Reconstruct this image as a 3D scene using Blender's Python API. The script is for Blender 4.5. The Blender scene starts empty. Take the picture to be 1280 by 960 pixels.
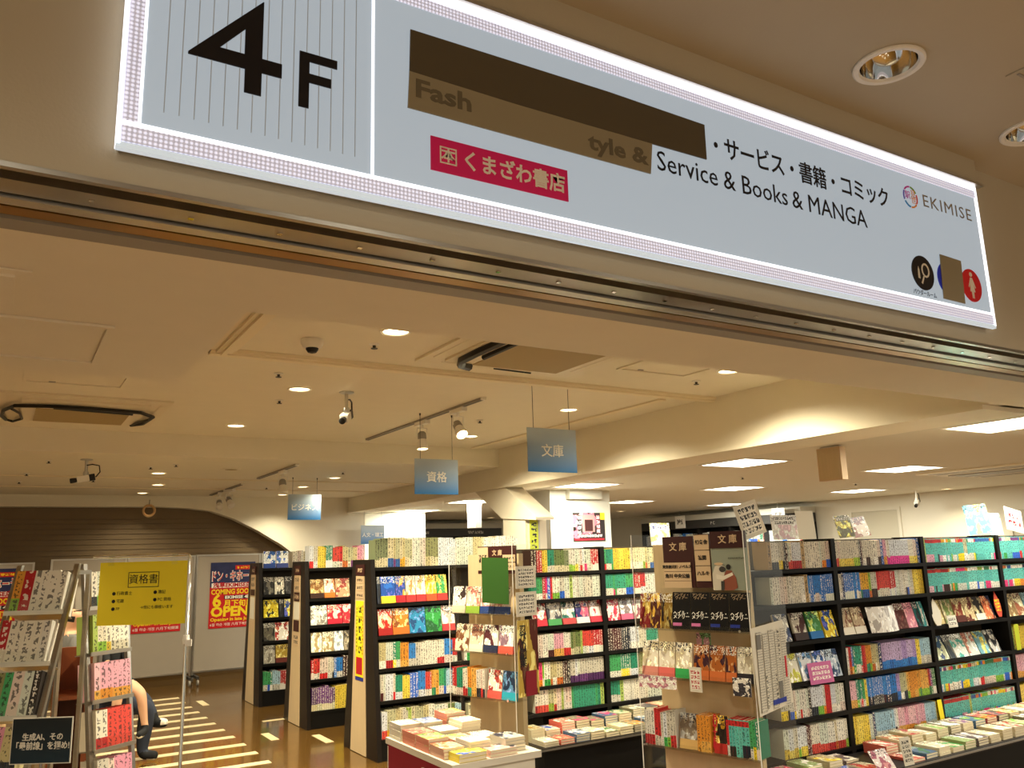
import bpy, math, random
from mathutils import Matrix, Vector
random.seed(11)
R = math.radians
SC = bpy.context.scene
COL = SC.collection

# ------------------------------------------------------------------ camera
F_PX = 1039.5
cam_d = bpy.data.cameras.new('camera'); cam = bpy.data.objects.new('camera', cam_d); COL.objects.link(cam)
cam_d.sensor_fit = 'HORIZONTAL'; cam_d.sensor_width = 36.0; cam_d.lens = F_PX * 36.0 / 1280.0
cam_d.clip_start = 0.05
yaw, pitch, roll = R(31.55), R(11.645), R(-1.67)
fw = Vector((math.sin(yaw) * math.cos(pitch), math.cos(yaw) * math.cos(pitch), math.sin(pitch)))
rt = Vector((math.cos(yaw), -math.sin(yaw), 0)); up = rt.cross(fw)
r2 = rt * math.cos(roll) + up * math.sin(roll); u2 = -rt * math.sin(roll) + up * math.cos(roll)
mw = Matrix((r2, u2, -fw)).transposed().to_4x4(); mw.translation = Vector((0, 0, 1.6))
cam.matrix_world = mw
SC.camera = cam

# ------------------------------------------------------------------ world, exposure
W = bpy.data.worlds.new('world'); SC.world = W; W.use_nodes = True
bg = W.node_tree.nodes['Background']; bg.inputs[0].default_value = (1.0, 0.93, 0.76, 1); bg.inputs[1].default_value = 0.35  # uniform warm fill added for brightness, without a real source
SC.view_settings.view_transform = 'Standard'; SC.view_settings.look = 'None'
SC.view_settings.gamma = 1.0; SC.view_settings.exposure = 0.5
SC.view_settings.use_curve_mapping = False
WARM = (1.0, 0.91, 0.66); NEUT = (1.0, 0.99, 0.88)

# ------------------------------------------------------------------ helpers
def c(h):
    h = h.lstrip('#'); v = [int(h[i:i + 2], 16) / 255 for i in (0, 2, 4)]
    return tuple(x / 12.92 if x <= .04045 else ((x + .055) / 1.055) ** 2.4 for x in v) + (1.0,)

MATS = {}
def mat(name, col='#ffffff', rough=.6, metal=0.0, emit=0.0, emcol=None, spec=.4, noise=0.0, nscale=6.0, bump=0.0, bscale=60.0, stretch=None):
    if name in MATS: return MATS[name]
    m = bpy.data.materials.new(name); m.use_nodes = True; nt = m.node_tree; b = nt.nodes['Principled BSDF']
    cc = c(col) if isinstance(col, str) else tuple(col) + (1,) * (4 - len(col))
    b.inputs['Base Color'].default_value = cc; b.inputs['Roughness'].default_value = rough
    b.inputs['Metallic'].default_value = metal; b.inputs['Specular IOR Level'].default_value = spec
    if emit:
        b.inputs['Emission Color'].default_value = c(emcol) if emcol else cc; b.inputs['Emission Strength'].default_value = emit
    if noise or bump:
        tc = nt.nodes.new('ShaderNodeTexCoord'); mp = nt.nodes.new('ShaderNodeMapping')
        nt.links.new(tc.outputs['Object'], mp.inputs[0])
        if stretch: mp.inputs['Scale'].default_value = stretch
        if noise:
            n = nt.nodes.new('ShaderNodeTexNoise'); n.inputs['Scale'].default_value = nscale; n.inputs['Detail'].default_value = 4
            nt.links.new(mp.outputs[0], n.inputs['Vector'])
            mx = nt.nodes.new('ShaderNodeMix'); mx.data_type = 'RGBA'
            mx.inputs[6].default_value = tuple(x * (1 - noise) for x in cc[:3]) + (1,)
            mx.inputs[7].default_value = tuple(min(1, x * (1 + noise)) for x in cc[:3]) + (1,)
            nt.links.new(n.outputs[0], mx.inputs[0]); nt.links.new(mx.outputs[2], b.inputs['Base Color'])
        if bump:
            n2 = nt.nodes.new('ShaderNodeTexNoise'); n2.inputs['Scale'].default_value = bscale; n2.inputs['Detail'].default_value = 3
            nt.links.new(mp.outputs[0], n2.inputs['Vector'])
            bp = nt.nodes.new('ShaderNodeBump'); bp.inputs['Strength'].default_value = bump; bp.inputs['Distance'].default_value = .01
            nt.links.new(n2.outputs[0], bp.inputs['Height']); nt.links.new(bp.outputs[0], b.inputs['Normal'])
    MATS[name] = m; return m

def acrylic_mat():
    m = bpy.data.materials.new('acrylic'); m.use_nodes = True; nt = m.node_tree; nt.nodes.clear()
    o = nt.nodes.new('ShaderNodeOutputMaterial'); mx = nt.nodes.new('ShaderNodeMixShader')
    t = nt.nodes.new('ShaderNodeBsdfTransparent'); g = nt.nodes.new('ShaderNodeBsdfGlossy')
    t.inputs[0].default_value = (.965, .97, .955, 1); g.inputs['Roughness'].default_value = .04
    lw = nt.nodes.new('ShaderNodeLayerWeight'); pw_ = nt.nodes.new('ShaderNodeMath'); pw_.operation = 'POWER'; pw_.inputs[1].default_value = 4.0
    ma = nt.nodes.new('ShaderNodeMath'); ma.operation = 'MULTIPLY_ADD'; ma.inputs[1].default_value = .6; ma.inputs[2].default_value = .022
    nt.links.new(lw.outputs['Facing'], pw_.inputs[0]); nt.links.new(pw_.outputs[0], ma.inputs[0]); nt.links.new(ma.outputs[0], mx.inputs[0]); nt.links.new(t.outputs[0], mx.inputs[1]); nt.links.new(g.outputs[0], mx.inputs[2])
    nt.links.new(mx.outputs[0], o.inputs[0]); MATS['acrylic'] = m; return m

def print_mat(name, art):
    """books and printed sheets: colours come from the mesh (Col, Ink); UV lays the print out"""
    m = bpy.data.materials.new(name); m.use_nodes = True; nt = m.node_tree; b = nt.nodes['Principled BSDF']
    N = nt.nodes.new; L = nt.links.new
    b.inputs['Roughness'].default_value = .38 if art else .45; b.inputs['Specular IOR Level'].default_value = .35
    ca = N('ShaderNodeAttribute'); ca.attribute_name = 'Col'; ia = N('ShaderNodeAttribute'); ia.attribute_name = 'Ink'
    uv = N('ShaderNodeUVMap'); uv.uv_map = 'UVMap'; oi = N('ShaderNodeObjectInfo')
    sep = N('ShaderNodeSeparateXYZ'); L(uv.outputs[0], sep.inputs[0])
    off = N('ShaderNodeVectorMath'); off.operation = 'ADD'; cb = N('ShaderNodeCombineXYZ')
    ml = N('ShaderNodeMath'); ml.operation = 'MULTIPLY'; ml.inputs[1].default_value = 57.0; L(oi.outputs['Random'], ml.inputs[0])
    L(ml.outputs[0], cb.inputs[2]); L(uv.outputs[0], off.inputs[0]); L(cb.outputs[0], off.inputs[1])
    def gt(a, v):
        n = N('ShaderNodeMath'); n.operation = 'GREATER_THAN'; L(a, n.inputs[0]); n.inputs[1].default_value = v; return n.outputs[0]
    def mul(a, b_):
        n = N('ShaderNodeMath'); n.operation = 'MULTIPLY'; L(a, n.inputs[0]); L(b_, n.inputs[1]); return n.outputs[0]
    def mix(f, a, b_):
        n = N('ShaderNodeMix'); n.data_type = 'RGBA'; L(f, n.inputs[0]); L(a, n.inputs[6]); L(b_, n.inputs[7]); return n.outputs[2]
    if art == 'lines':
        nz = N('ShaderNodeTexNoise'); nz.inputs['Scale'].default_value = 3.4; nz.inputs['Detail'].default_value = 1; L(off.outputs[0], nz.inputs['Vector'])
        fr = N('ShaderNodeMath'); fr.operation = 'FRACT'; L(sep.outputs[1], fr.inputs[0]); cm = N('ShaderNodeMath'); cm.operation = 'COMPARE'; cm.inputs[1].default_value = .5; cm.inputs[2].default_value = .34; L(fr.outputs[0], cm.inputs[0])
        fx = N('ShaderNodeMath'); fx.operation = 'FRACT'; L(sep.outputs[0], fx.inputs[0]); cx = N('ShaderNodeMath'); cx.operation = 'COMPARE'; cx.inputs[1].default_value = .5; cx.inputs[2].default_value = .41; L(fx.outputs[0], cx.inputs[0])
        L(mix(mul(mul(mul(gt(nz.outputs[0], .47), cm.outputs[0]), cx.outputs[0]), ia.outputs['Alpha']), ca.outputs['Color'], ia.outputs['Color']), b.inputs['Base Color'])
    elif not art:
        nz = N('ShaderNodeTexNoise'); nz.inputs['Scale'].default_value = 2.6; nz.inputs['Detail'].default_value = 1.5; L(off.outputs[0], nz.inputs['Vector'])
        ctr = N('ShaderNodeMath'); ctr.operation = 'COMPARE'; ctr.inputs[1].default_value = .5; ctr.inputs[2].default_value = .28; L(sep.outputs[0], ctr.inputs[0])
        half = N('ShaderNodeValue'); half.outputs[0].default_value = 0.78
        msk = mul(mul(mul(gt(nz.outputs[0], .53), ctr.outputs[0]), ia.outputs['Alpha']), half.outputs[0])
        L(mix(msk, ca.outputs['Color'], ia.outputs['Color']), b.inputs['Base Color'])
    else:
        n1 = N('ShaderNodeTexNoise'); n1.inputs['Scale'].default_value = 2.6; n1.inputs['Detail'].default_value = 3; L(off.outputs[0], n1.inputs['Vector'])
        n2 = N('ShaderNodeTexNoise'); n2.inputs['Scale'].default_value = 5.5; n2.inputs['Detail'].default_value = 2; L(off.outputs[0], n2.inputs['Vector'])
        mp = N('ShaderNodeMapping'); mp.inputs['Scale'].default_value = (6, 9, 1); L(off.outputs[0], mp.inputs[0])
        n3 = N('ShaderNodeTexNoise'); n3.inputs['Scale'].default_value = 2.2; n3.inputs['Detail'].default_value = 1; L(mp.outputs[0], n3.inputs['Vector'])
        blob = mul(gt(n1.outputs[0], .53), ia.outputs['Alpha'])
        c1 = mix(blob, ca.outputs['Color'], ia.outputs['Color'])
        hs = N('ShaderNodeHueSaturation'); hs.inputs['Saturation'].default_value = .8; hs.inputs['Value'].default_value = 1.7; hs.inputs['Hue'].default_value = .53; L(c1, hs.inputs['Color'])
        c2 = mix(mul(gt(n2.outputs[0], .58), ia.outputs['Alpha']), c1, hs.outputs[0])
        top = gt(sep.outputs[1], .74)
        ln = mul(mul(gt(n3.outputs[0], .56), top), ia.outputs['Alpha'])
        dk = N('ShaderNodeRGB'); dk.outputs[0].default_value = (.02, .018, .03, 1)
        lum = N('ShaderNodeRGBToBW'); L(ca.outputs['Color'], lum.inputs[0]); wh = N('ShaderNodeRGB'); wh.outputs[0].default_value = (.9, .86, .75, 1)
        inkc = mix(gt(lum.outputs[0], .18), wh.outputs[0], dk.outputs[0])
        L(mix(ln, c2, inkc), b.inputs['Base Color'])
    MATS[name] = m; return m

acrylic_mat(); print_mat('print_spine', False); print_mat('print_cover', True); print_mat('print_lines', 'lines')

class MB:
    def __init__(s): s.v = []; s.f = []; s.m = []; s.c = []; s.k = []; s.u = []; s.mats = []
    def mi(s, m):
        m = MATS[m] if isinstance(m, str) else m
        if m not in s.mats: s.mats.append(m)
        return s.mats.index(m)
    def face(s, pts, m, col=(1, 1, 1, 1), ink=(0, 0, 0, 0), uv=None):
        i = len(s.v); s.v += [tuple(p) for p in pts]; s.f.append(tuple(range(i, i + len(pts)))); s.m.append(s.mi(m))
        s.c.append(col); s.k.append(ink); s.u.append(uv or [(.5, .5)] * len(pts))
    def box(s, x0, x1, y0, y1, z0, z1, m, M=None, col=(1, 1, 1, 1), ink=(0, 0, 0, 0)):
        p = [Vector((x, y, z)) for z in (z0, z1) for y in (y0, y1) for x in (x0, x1)]
        if M is not None: p = [M @ q for q in p]
        for q in ((0, 2, 3, 1), (4, 5, 7, 6), (0, 1, 5, 4), (2, 6, 7, 3), (0, 4, 6, 2), (1, 3, 7, 5)):
            s.face([p[i] for i in q], m, col, ink)
        return s
    def prism(s, poly, axis, a0, a1, m):
        """poly: 2D outline; axis 'x','y','z' = extrusion direction"""
        def P(p, a): return {'x': (a, p[0], p[1]), 'y': (p[0], a, p[1]), 'z': (p[0], p[1], a)}[axis]
        n = len(poly); A = [P(p, a0) for p in poly]; B = [P(p, a1) for p in poly]
        s.face(A[::-1], m); s.face(B, m)
        for i in range(n): s.face([A[i], A[(i + 1) % n], B[(i + 1) % n], B[i]], m)
        return s
    def rings(s, rr, m, cap=True):
        for a, b in zip(rr, rr[1:]):
            n = len(a)
            for i in range(n): s.face([a[i], a[(i + 1) % n], b[(i + 1) % n], b[i]], m)
        if cap: s.face(rr[0][::-1], m); s.face(rr[-1], m)
        return s
    def lathe(s, prof, m, n=20, M=None, cap=True):
        rr = []
        for r, z in prof:
            ring = [Vector((r * math.cos(2 * math.pi * i / n), r * math.sin(2 * math.pi * i / n), z)) for i in range(n)]
            rr.append([M @ q for q in ring] if M is not None else ring)
        return s.rings(rr, m, cap)
    def tube(s, pts, r, m, n=7):
        pts = [Vector(p) for p in pts]; rr = []
        for i, p in enumerate(pts):
            t = (pts[min(i + 1, len(pts) - 1)] - pts[max(i - 1, 0)]).normalized()
            a = t.orthogonal().normalized() if i == 0 else (a - t * a.dot(t)).normalized()
            b = t.cross(a); rad = r[i] if isinstance(r, (list, tuple)) else r
            rr.append([p + (a * math.cos(2 * math.pi * k / n) + b * math.sin(2 * math.pi * k / n)) * rad for k in range(n)])
        return s.rings(rr, m)
    def mesh(s, name):
        me = bpy.data.meshes.new(name); me.from_pydata(s.v, [], s.f)
        for m in s.mats: me.materials.append(m)
        me.polygons.foreach_set('material_index', s.m)
        if any(mm.name.startswith('print') for mm in s.mats):
            ca = me.attributes.new('Col', 'FLOAT_COLOR', 'CORNER'); ia = me.attributes.new('Ink', 'FLOAT_COLOR', 'CORNER'); ul = me.uv_layers.new(name='UVMap')
            cc = []; kk = []; uu = []
            for f, a, b, u in zip(s.f, s.c, s.k, s.u):
                for j in range(len(f)): cc += a; kk += b; uu += u[j]
            me.attributes['Col'].data.foreach_set('color', cc); me.attributes['Ink'].data.foreach_set('color', kk); me.uv_layers['UVMap'].data.foreach_set('uv', uu)
        me.update(); return me
    def build(s, name, parent=None, loc=None, smooth=False, rot=None, weld=False):
        me = s.mesh(name)
        if weld or smooth:
            import bmesh
            bm = bmesh.new(); bm.from_mesh(me); bmesh.ops.remove_doubles(bm, verts=bm.verts, dist=1e-5); bmesh.ops.recalc_face_normals(bm, faces=bm.faces); bm.to_mesh(me); bm.free()
        if smooth:
            me.polygons.foreach_set('use_smooth', [True] * len(me.polygons)); me.set_sharp_from_angle(angle=R(40))
        return link(name, me, parent, loc, rot)

def link(name, data, parent=None, loc=None, rot=None):
    o = bpy.data.objects.new(name, data); COL.objects.link(o)
    if parent is not None: o.parent = parent
    if loc is not None: o.location = loc
    if rot is not None: o.rotation_euler = rot
    return o
def tag(o, label, cat, group=None, kind=None):
    o['label'] = label; o['category'] = cat
    if group: o['group'] = group
    if kind: o['kind'] = kind
    return o
def struct(o, label=None, cat=None):
    o['kind'] = 'structure'
    if label: o['label'] = label; o['category'] = cat
    return o
def thing(name, label, cat, loc=(0, 0, 0), rz=0, group=None):
    o = link(name, None, None, loc, (0, 0, rz)); return tag(o, label, cat, group)
def B(x0, x1, y0, y1, z0, z1, m): return MB().box(x0, x1, y0, y1, z0, z1, m)
def copy_tree(o, loc, rz=None, label=None):
    r = o.copy(); COL.objects.link(r); r.location = loc
    if rz is not None: r.rotation_euler = (0, 0, rz)
    if label: r['label'] = label
    for ch in list(o.children):
        k = ch.copy(); COL.objects.link(k); k.parent = r
        for g in list(ch.children):
            d = g.copy(); COL.objects.link(d); d.parent = k
    return r
def text(s, size, loc, m, parent, rot=(R(90), 0, 0), align='CENTER', bold=0.0, name='lettering', sx=1.0, ext=.0004, ls=1.0, shear=0, width=None, cs=1.0):
    cu = bpy.data.curves.new(name, 'FONT'); cu.body = s; cu.size = size; cu.align_x = align; cu.align_y = 'CENTER'
    cu.extrude = ext; cu.offset = bold; cu.space_line = ls; cu.shear = shear; cu.space_character = cs; cu.resolution_u = 2
    cu.materials.append(MATS[m] if isinstance(m, str) else m)
    o = link(name, cu, parent, loc, rot); o.scale = (sx, 1, 1)
    if width:
        bpy.context.view_layer.update(); w = o.dimensions.x / sx if sx else o.dimensions.x
        if w > 0: o.scale = (width / w, 1, 1)
    return o
INKS = {'ink': '#1a1613', 'ink_white': '#f2ecde', 'ink_red': '#b3121f', 'ink_blue': '#1d2f86', 'ink_yellow': '#f3d21c', 'ink_grey': '#6e6960', 'tan_card': '#cdb08a', 'paper_grey': '#cfc6b2'}
def scrib(parent, M, w, h, cols, rows, ink, bg):
    """illegible fine print: a thin printed patch, glyph cells cols x rows"""
    mb = MB(); mb.face([M @ Vector(q) for q in ((0, 0, 0), (w, 0, 0), (w, 0, h), (0, 0, h))], 'print_lines', c(bg), c(INKS.get(ink, ink))[:3] + (1.0,), [(0, 0), (cols, 0), (cols, rows), (0, rows)])
    return mb.build('printed_text', parent)
def lamp(name, kind, loc, energy, col, parent=None, size=.2, spot=None, rot=(0, 0, 0)):
    l = bpy.data.lights.new(name, kind); l.energy = energy; l.color = col
    if kind == 'AREA': l.shape = 'SQUARE'; l.size = size
    elif kind == 'SPOT': l.spot_size = R(spot); l.spot_blend = .9; l.shadow_soft_size = size
    else: l.shadow_soft_size = size
    return link(name, l, parent, loc, rot)

# ------------------------------------------------------------------ materials
mat('plaster', '#ece3cd', .8, bump=.08, bscale=90, noise=.03)
mat('corridor_paint', '#bdb29a', .75, bump=.06, bscale=120, noise=.03)
mat('white_paint', '#c6c2b2', .7, bump=.05, bscale=90)
mat('right_paint', '#ddd6c2', .75, bump=.05, bscale=90)
mat('moulding', '#efe2c4', .55)
mat('steel', '#a8a49c', .28, metal=1, noise=.12, nscale=9, stretch=(1, 1, 30))
mat('steel_dark', '#4d4438', .35, metal=1, noise=.15, nscale=7)
mat('steel_bronze', '#a07a44', .3, metal=1, noise=.1)
mat('aluminium', '#c9c6bd', .35, metal=1)
mat('chrome', '#dddad2', .06, metal=1)
mat('black_plastic', '#141312', .4); mat('dark_grey', '#3a3834', .5); mat('dark_gap', '#2a2318', .9)
mat('cream_plastic', '#e8dcc0', .45); mat('white_plastic', '#efeade', .35); mat('grey_plastic', '#9b958a', .5)
mat('grille_tan', '#b39c6a', .6, bump=.5, bscale=260); mat('shutter_paint', '#7a664a', .5, metal=.3, noise=.08)
mat('partition_grey', '#a59a8a', .7, noise=.03); mat('laminate_dark', '#1c1612', .4, spec=.25, noise=.15, nscale=20, stretch=(1, 1, .1))
mat('shelf_dark', '#12100d', .5, spec=.2); mat('shelf_back', '#443b2e', .8); mat('case_back_white', '#d8cfbe', .7)
mat('wood_light', '#c99f6c', .5, noise=.14, nscale=14, stretch=(6, 6, .35)); mat('wood_brown', '#7a3f1e', .45, noise=.2, nscale=10, stretch=(5, 5, .4))
mat('wood_pale', '#c9b088', .5, noise=.08, nscale=10, stretch=(5, 5, .5))
mat('table_white', '#d9d0bd', .4); mat('cloth_red', '#8c0f22', .8, bump=.2, bscale=300); mat('paper', '#ddd5c2', .7); mat('paper_grey', '#cfc6b2', .8)
mat('ink', '#15120f', .6); mat('ink_grey', '#6e6960', .7); mat('ink_red', '#b3121f', .6); mat('ink_white', '#f6f1e4', .5); mat('ink_yellow', '#f3d21c', .5); mat('ink_blue', '#1d2f86', .5)
mat('maroon', '#3a1512', .5); mat('tan_card', '#cdb08a', .6); mat('yellow_card', '#f2dc22', .5); mat('green_card', '#305a1e', .6); mat('lime_card', '#c9d437', .6)
mat('stripe_cream', '#d9c79c', .35); mat('door_cream', '#c4bca4', .6)
mat('lamp_warm', '#fff2d0', .5, emit=7.0, emcol='#ffe2ac'); mat('lamp_panel', '#ffffff', .5, emit=6.0, emcol='#fff6de')
mat('sign_divider', '#ffffff', .4, emit=.95, emcol='#f4f6ff'); mat('sign_glow', '#ffffff', .4, emit=2.0, emcol='#eef2ff')
mat('denim', '#2b3140', .85, bump=.3, bscale=300); mat('black_cloth', '#101012', .85); mat('skin', '#c99a78', .55, spec=.3); mat('hair', '#120d0a', .6); mat('shirt_grey', '#6a6660', .85); mat('shoe_sole', '#e4dccb', .6)
mat('bag_paper', '#b79a66', .8, noise=.08)

def floor_mat():
    m = mat('floor_wax', '#5c4018', .14, spec=.5, noise=.22, nscale=1.3)
    nt = m.node_tree; b = nt.nodes['Principled BSDF']; b.inputs['Coat Weight'].default_value = .35; b.inputs['Coat Roughness'].default_value = .06
    n = nt.nodes.new('ShaderNodeTexNoise'); n.inputs['Scale'].default_value = 5; mr = nt.nodes.new('ShaderNodeMapRange')
    mr.inputs[3].default_value = .1; mr.inputs[4].default_value = .26
    tc = nt.nodes.new('ShaderNodeTexCoord'); nt.links.new(tc.outputs['Object'], n.inputs[0]); nt.links.new(n.outputs[0], mr.inputs[0]); nt.links.new(mr.outputs[0], b.inputs['Roughness'])
floor_mat()

def sign_face_mat():
    """frosted backlit panel, evenly lit"""
    m = mat('sign_face', '#8f999f', .25, emit=.31, emcol='#d6e6f4'); nt = m.node_tree; b = nt.nodes['Principled BSDF']
sign_face_mat()
def dot_mat():
    """edge-lit acrylic strip etched with a grid of light dots"""
    m = mat('sign_dots', '#cfcfe0', .3, emit=1.0, emcol='#e6e6fa'); nt = m.node_tree; b = nt.nodes['Principled BSDF']
    tc = nt.nodes.new('ShaderNodeTexCoord'); mp = nt.nodes.new('ShaderNodeMapping'); mp.inputs['Scale'].default_value = (95, 0, 95)
    v = nt.nodes.new('ShaderNodeTexVoronoi'); v.inputs['Randomness'].default_value = 0; v.inputs['Scale'].default_value = 1
    mr = nt.nodes.new('ShaderNodeMapRange'); mr.inputs[1].default_value = .2; mr.inputs[2].default_value = .5; mr.inputs[3].default_value = .60; mr.inputs[4].default_value = .20
    nt.links.new(tc.outputs['Object'], mp.inputs[0]); nt.links.new(mp.outputs[0], v.inputs['Vector']); nt.links.new(v.outputs['Distance'], mr.inputs[0]); nt.links.new(mr.outputs[0], b.inputs['Emission Strength'])
dot_mat()
def gradient_mat(name, c0, c1, h):
    m = mat(name, c0, .45); nt = m.node_tree; b = nt.nodes['Principled BSDF']
    tc = nt.nodes.new('ShaderNodeTexCoord'); sp = nt.nodes.new('ShaderNodeSeparateXYZ'); mr = nt.nodes.new('ShaderNodeMapRange'); mr.inputs[1].default_value = 0; mr.inputs[2].default_value = h
    mx = nt.nodes.new('ShaderNodeMix'); mx.data_type = 'RGBA'; mx.inputs[6].default_value = c(c0); mx.inputs[7].default_value = c(c1)
    nt.links.new(tc.outputs['Object'], sp.inputs[0]); nt.links.new(sp.outputs[2], mr.inputs[0]); nt.links.new(mr.outputs[0], mx.inputs[0]); nt.links.new(mx.outputs[2], b.inputs['Base Color'])
gradient_mat('board_blue', '#0f66a6', '#bccad4', .30); gradient_mat('card_night', '#082430', '#060b09', .21)

# ------------------------------------------------------------------ structure
ZS, ZC, ZB, ZR, ZH = 2.40, 2.83, 2.62, 2.42, 3.227      # soffit, shop ceiling, rear ceiling, side-room ceiling, corridor ceiling
YF = 1.85
struct(B(-5, 16, -6, 19, -.12, 0, 'floor_wax').build('floor'))
fl = bpy.data.objects['floor']
for i in range(11):
    B(.5, 2.05, 0, .105, .0005, .003, 'stripe_cream').build('floor_stripe', fl, (0, 11.33 - .408 * i, 0))
for x, y, w, l in ((2.17, 10.56, .075, .41), (2.285, 8.12, .075, .37), (2.655, 7.69, .075, .41), (2.47, 9.08, .25, .07)):
    B(0, w, 0, l, .0005, .003, 'stripe_cream').build('floor_stripe', fl, (x, y, 0))
HOLES = ((2.50, 1.52), (3.45, 1.53))
cc_ = bpy.data.curves.new('ceiling_corridor', 'CURVE'); cc_.dimensions = '2D'; cc_.fill_mode = 'BOTH'; cc_.extrude = .05
for pl in [[(-5, -6), (16, -6), (16, YF + .02), (-5, YF + .02)]] + [[(x + .093 * math.cos(2 * math.pi * k / 36), y + .093 * math.sin(2 * math.pi * k / 36)) for k in range(36)] for x, y in HOLES]:
    sp_ = cc_.splines.new('POLY'); sp_.points.add(len(pl) - 1); sp_.use_cyclic_u = True
    for p_, q_ in zip(sp_.points, pl): p_.co = (q_[0], q_[1], 0, 1)
cc_.materials.append(MATS['corridor_paint']); struct(link('ceiling_corridor', cc_, None, (0, 0, ZH + .05)))
struct(B(-5, 16, -6, YF + .02, ZH + .12, ZH + .16, 'dark_gap').build('ceiling_slab'))
struct(B(-5, 16, YF, YF + .014, ZS + .010, ZH + .05, 'corridor_paint').build('wall_front'))
# soffit (L shaped) behind the shutter guide
struct(MB().prism([(-5, 2.212), (16, 2.212), (16, 2.66), (.63, 2.66), (.63, 3.87), (-5, 3.87)], 'z', ZS, ZS + .5, 'plaster').build('ceiling_soffit', weld=True))
# shop ceiling with raised coffer, rear ceiling, side-room ceiling
struct(B(-5, 5.3, 2.6, 8.45, ZC, ZC + .1, 'plaster').build('ceiling_shop'))
struct(B(-5, 5.3, 8.4, 14.2, ZB, ZB + .32, 'plaster').build('ceiling_rear'))
struct(B(5.05, 16, 2.6, 19, ZR, ZR + .1, 'right_paint').build('ceiling_side'))
t1 = struct(link('trim_1', None))
for y0, y1, z0 in ((4.86, 4.96, .022), (4.88, 4.94, .036)): B(.96, 4.95, y0, y1, ZC - z0, ZC - .001, 'moulding').build('moulding_strip', t1)
for x0, x1, z0 in ((.95, 1.10, .018), (.985, 1.075, .034), (1.01, 1.04, .05)): B(x0, x1, 2.7, 4.86, ZC - z0, ZC - .001, 'moulding').build('moulding_strip', t1)
t2 = struct(link('trim_2', None))
for y in (10.6, 12.0): B(-5, 4.94, y, y + .05, ZB - .012, ZB - .001, 'moulding').build('moulding_strip', t2)
for y0, y1 in ((5.1, 8.35),): B(4.55, 4.62, y0, y1, ZC - .014, ZC - .001, 'moulding').build('moulding_strip', t2)
# long side beam and its ledge
sb = struct(B(4.95, 5.10, 2.66, 13.4, ZS, ZC + .05, 'plaster').build('beam_side'))
B(4.93, 5.42, 2.7, 13.4, ZS - .028, ZS + .0, 'plaster').build('beam_ledge', sb)
B(5.42, 5.60, 2.7, 13.4, ZS - .005, ZS + .02, 'right_paint').build('ceiling_strip', sb)
# rear wall with arch above the roller shutter
arch = [(-5, 2.44)] + [(2.0, 2.46), (2.43, 2.44), (2.75, 2.40), (3.1, 2.28), (3.46, 2.10), (3.85, 1.87), (4.08, 1.70), (4.25, 1.5), (4.32, 1.2), (4.32, 0)] + [(5.2, 0), (5.2, 2.7), (-5, 2.7)]
struct(MB().prism(arch, 'y', 13.4, 13.62, 'plaster').build('wall_back', weld=True))
struct(B(5.2, 6.6, 13.9, 14.05, 0, 2.5, 'white_paint').build('wall_back_white'))
struct(B(5.201, 5.25, 13.405, 13.898, 0, 2.5, 'plaster').build('wall_corner'))
struct(B(-5.1, -5, -6, 14, 0, 3.3, 'plaster').build('wall_left'))
struct(B(6.6, 16, 17.3, 17.45, 0, 2.5, 'right_paint').build('wall_far'))
struct(B(6.5, 6.6, 14.051, 17.29, 0, 2.5, 'white_paint').build('wall_far_return'))
struct(B(12.95, 13.1, 2.7, 17.4, 0, 2.5, 'right_paint').build('wall_right'))
# door outlines in the side wall
for i, (y0, y1, z1) in enumerate(((8.75, 9.65, 2.17), (5.4, 6.9, 2.05))):
    d = struct(link('door_%d' % (i + 1), None, None, (12.95, y0, 0)))
    B(-.012, -.001, 0, y1 - y0, 0, z1, 'door_cream').build('door_leaf', d)
    B(-.03, -.001, -.05, 0, 0, z1 + .05, 'right_paint').build('door_jamb', d); B(-.03, -.001, y1 - y0, y1 - y0 + .05, 0, z1 + .05, 'right_paint').build('door_jamb', d)
    B(-.03, -.001, 0, y1 - y0, z1 + .004, z1 + .05, 'right_paint').build('door_head', d); B(-.07, -.03, .07, .10, .95, 1.1, 'aluminium').build('door_handle', d)
# white column with poster, pale column and sloping brace
cw = struct(B(6.05, 7.02, 9.0, 9.9, 0, ZR, 'white_paint').build('column_white'))
B(6.3, 6.82, 8.9, 9.0, 2.30, ZR - .001, 'white_paint').build('column_bracket', cw)
br = struct(MB().prism([(9.48, 2.64), (8.92, 2.74), (7.66, 2.0), (7.66, 1.97), (8.38, 2.02)], 'x', 4.955, 5.2, 'plaster').build('column_brace', weld=True))
B(4.97, 5.25, 7.9, 8.38, 0, 2.06, 'plaster').build('column_post', br)
B(5.0, 5.12, 7.84, 7.899, 0, 1.98, 'white_paint').build('corner_strip', br)

# shutter guide rail over the entrance
tr = struct(link('trim_3', None))
for nm_, y0, y1, z0, z1, m_ in (('rail_lip', 1.847, 1.864, -.002, .0095, 'steel'), ('rail_light_block', 1.865, 2.211, .0455, .48, 'steel_dark'), ('rail_slot', 1.865, 1.919, .030, .045, 'steel'), ('rail_plate', 1.92, 1.995, .002, .045, 'steel'),  # the dark box above the rail is unseen, added to block light
                                ('rail_groove', 1.996, 2.004, .014, .045, 'steel'), ('rail_ridge', 2.005, 2.045, -.006, .045, 'aluminium'), ('rail_slot', 2.046, 2.069, .020, .045, 'steel'), ('rail_strip', 2.07, 2.12, .0, .045, 'steel_bronze'), ('rail_slot', 2.121, 2.139, .012, .045, 'steel'), ('rail_seal', 2.14, 2.211, -.003, .045, 'grey_plastic')):
    B(-5, 16, y0, y1, ZS + z0, ZS + z1, m_).build(nm_, tr)
for i in range(24): B(0, .012, 0, .012, -.002, .0018, 'chrome').build('rail_screw', tr, (-.1 + .21 * i, 1.95, ZS))

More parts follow.
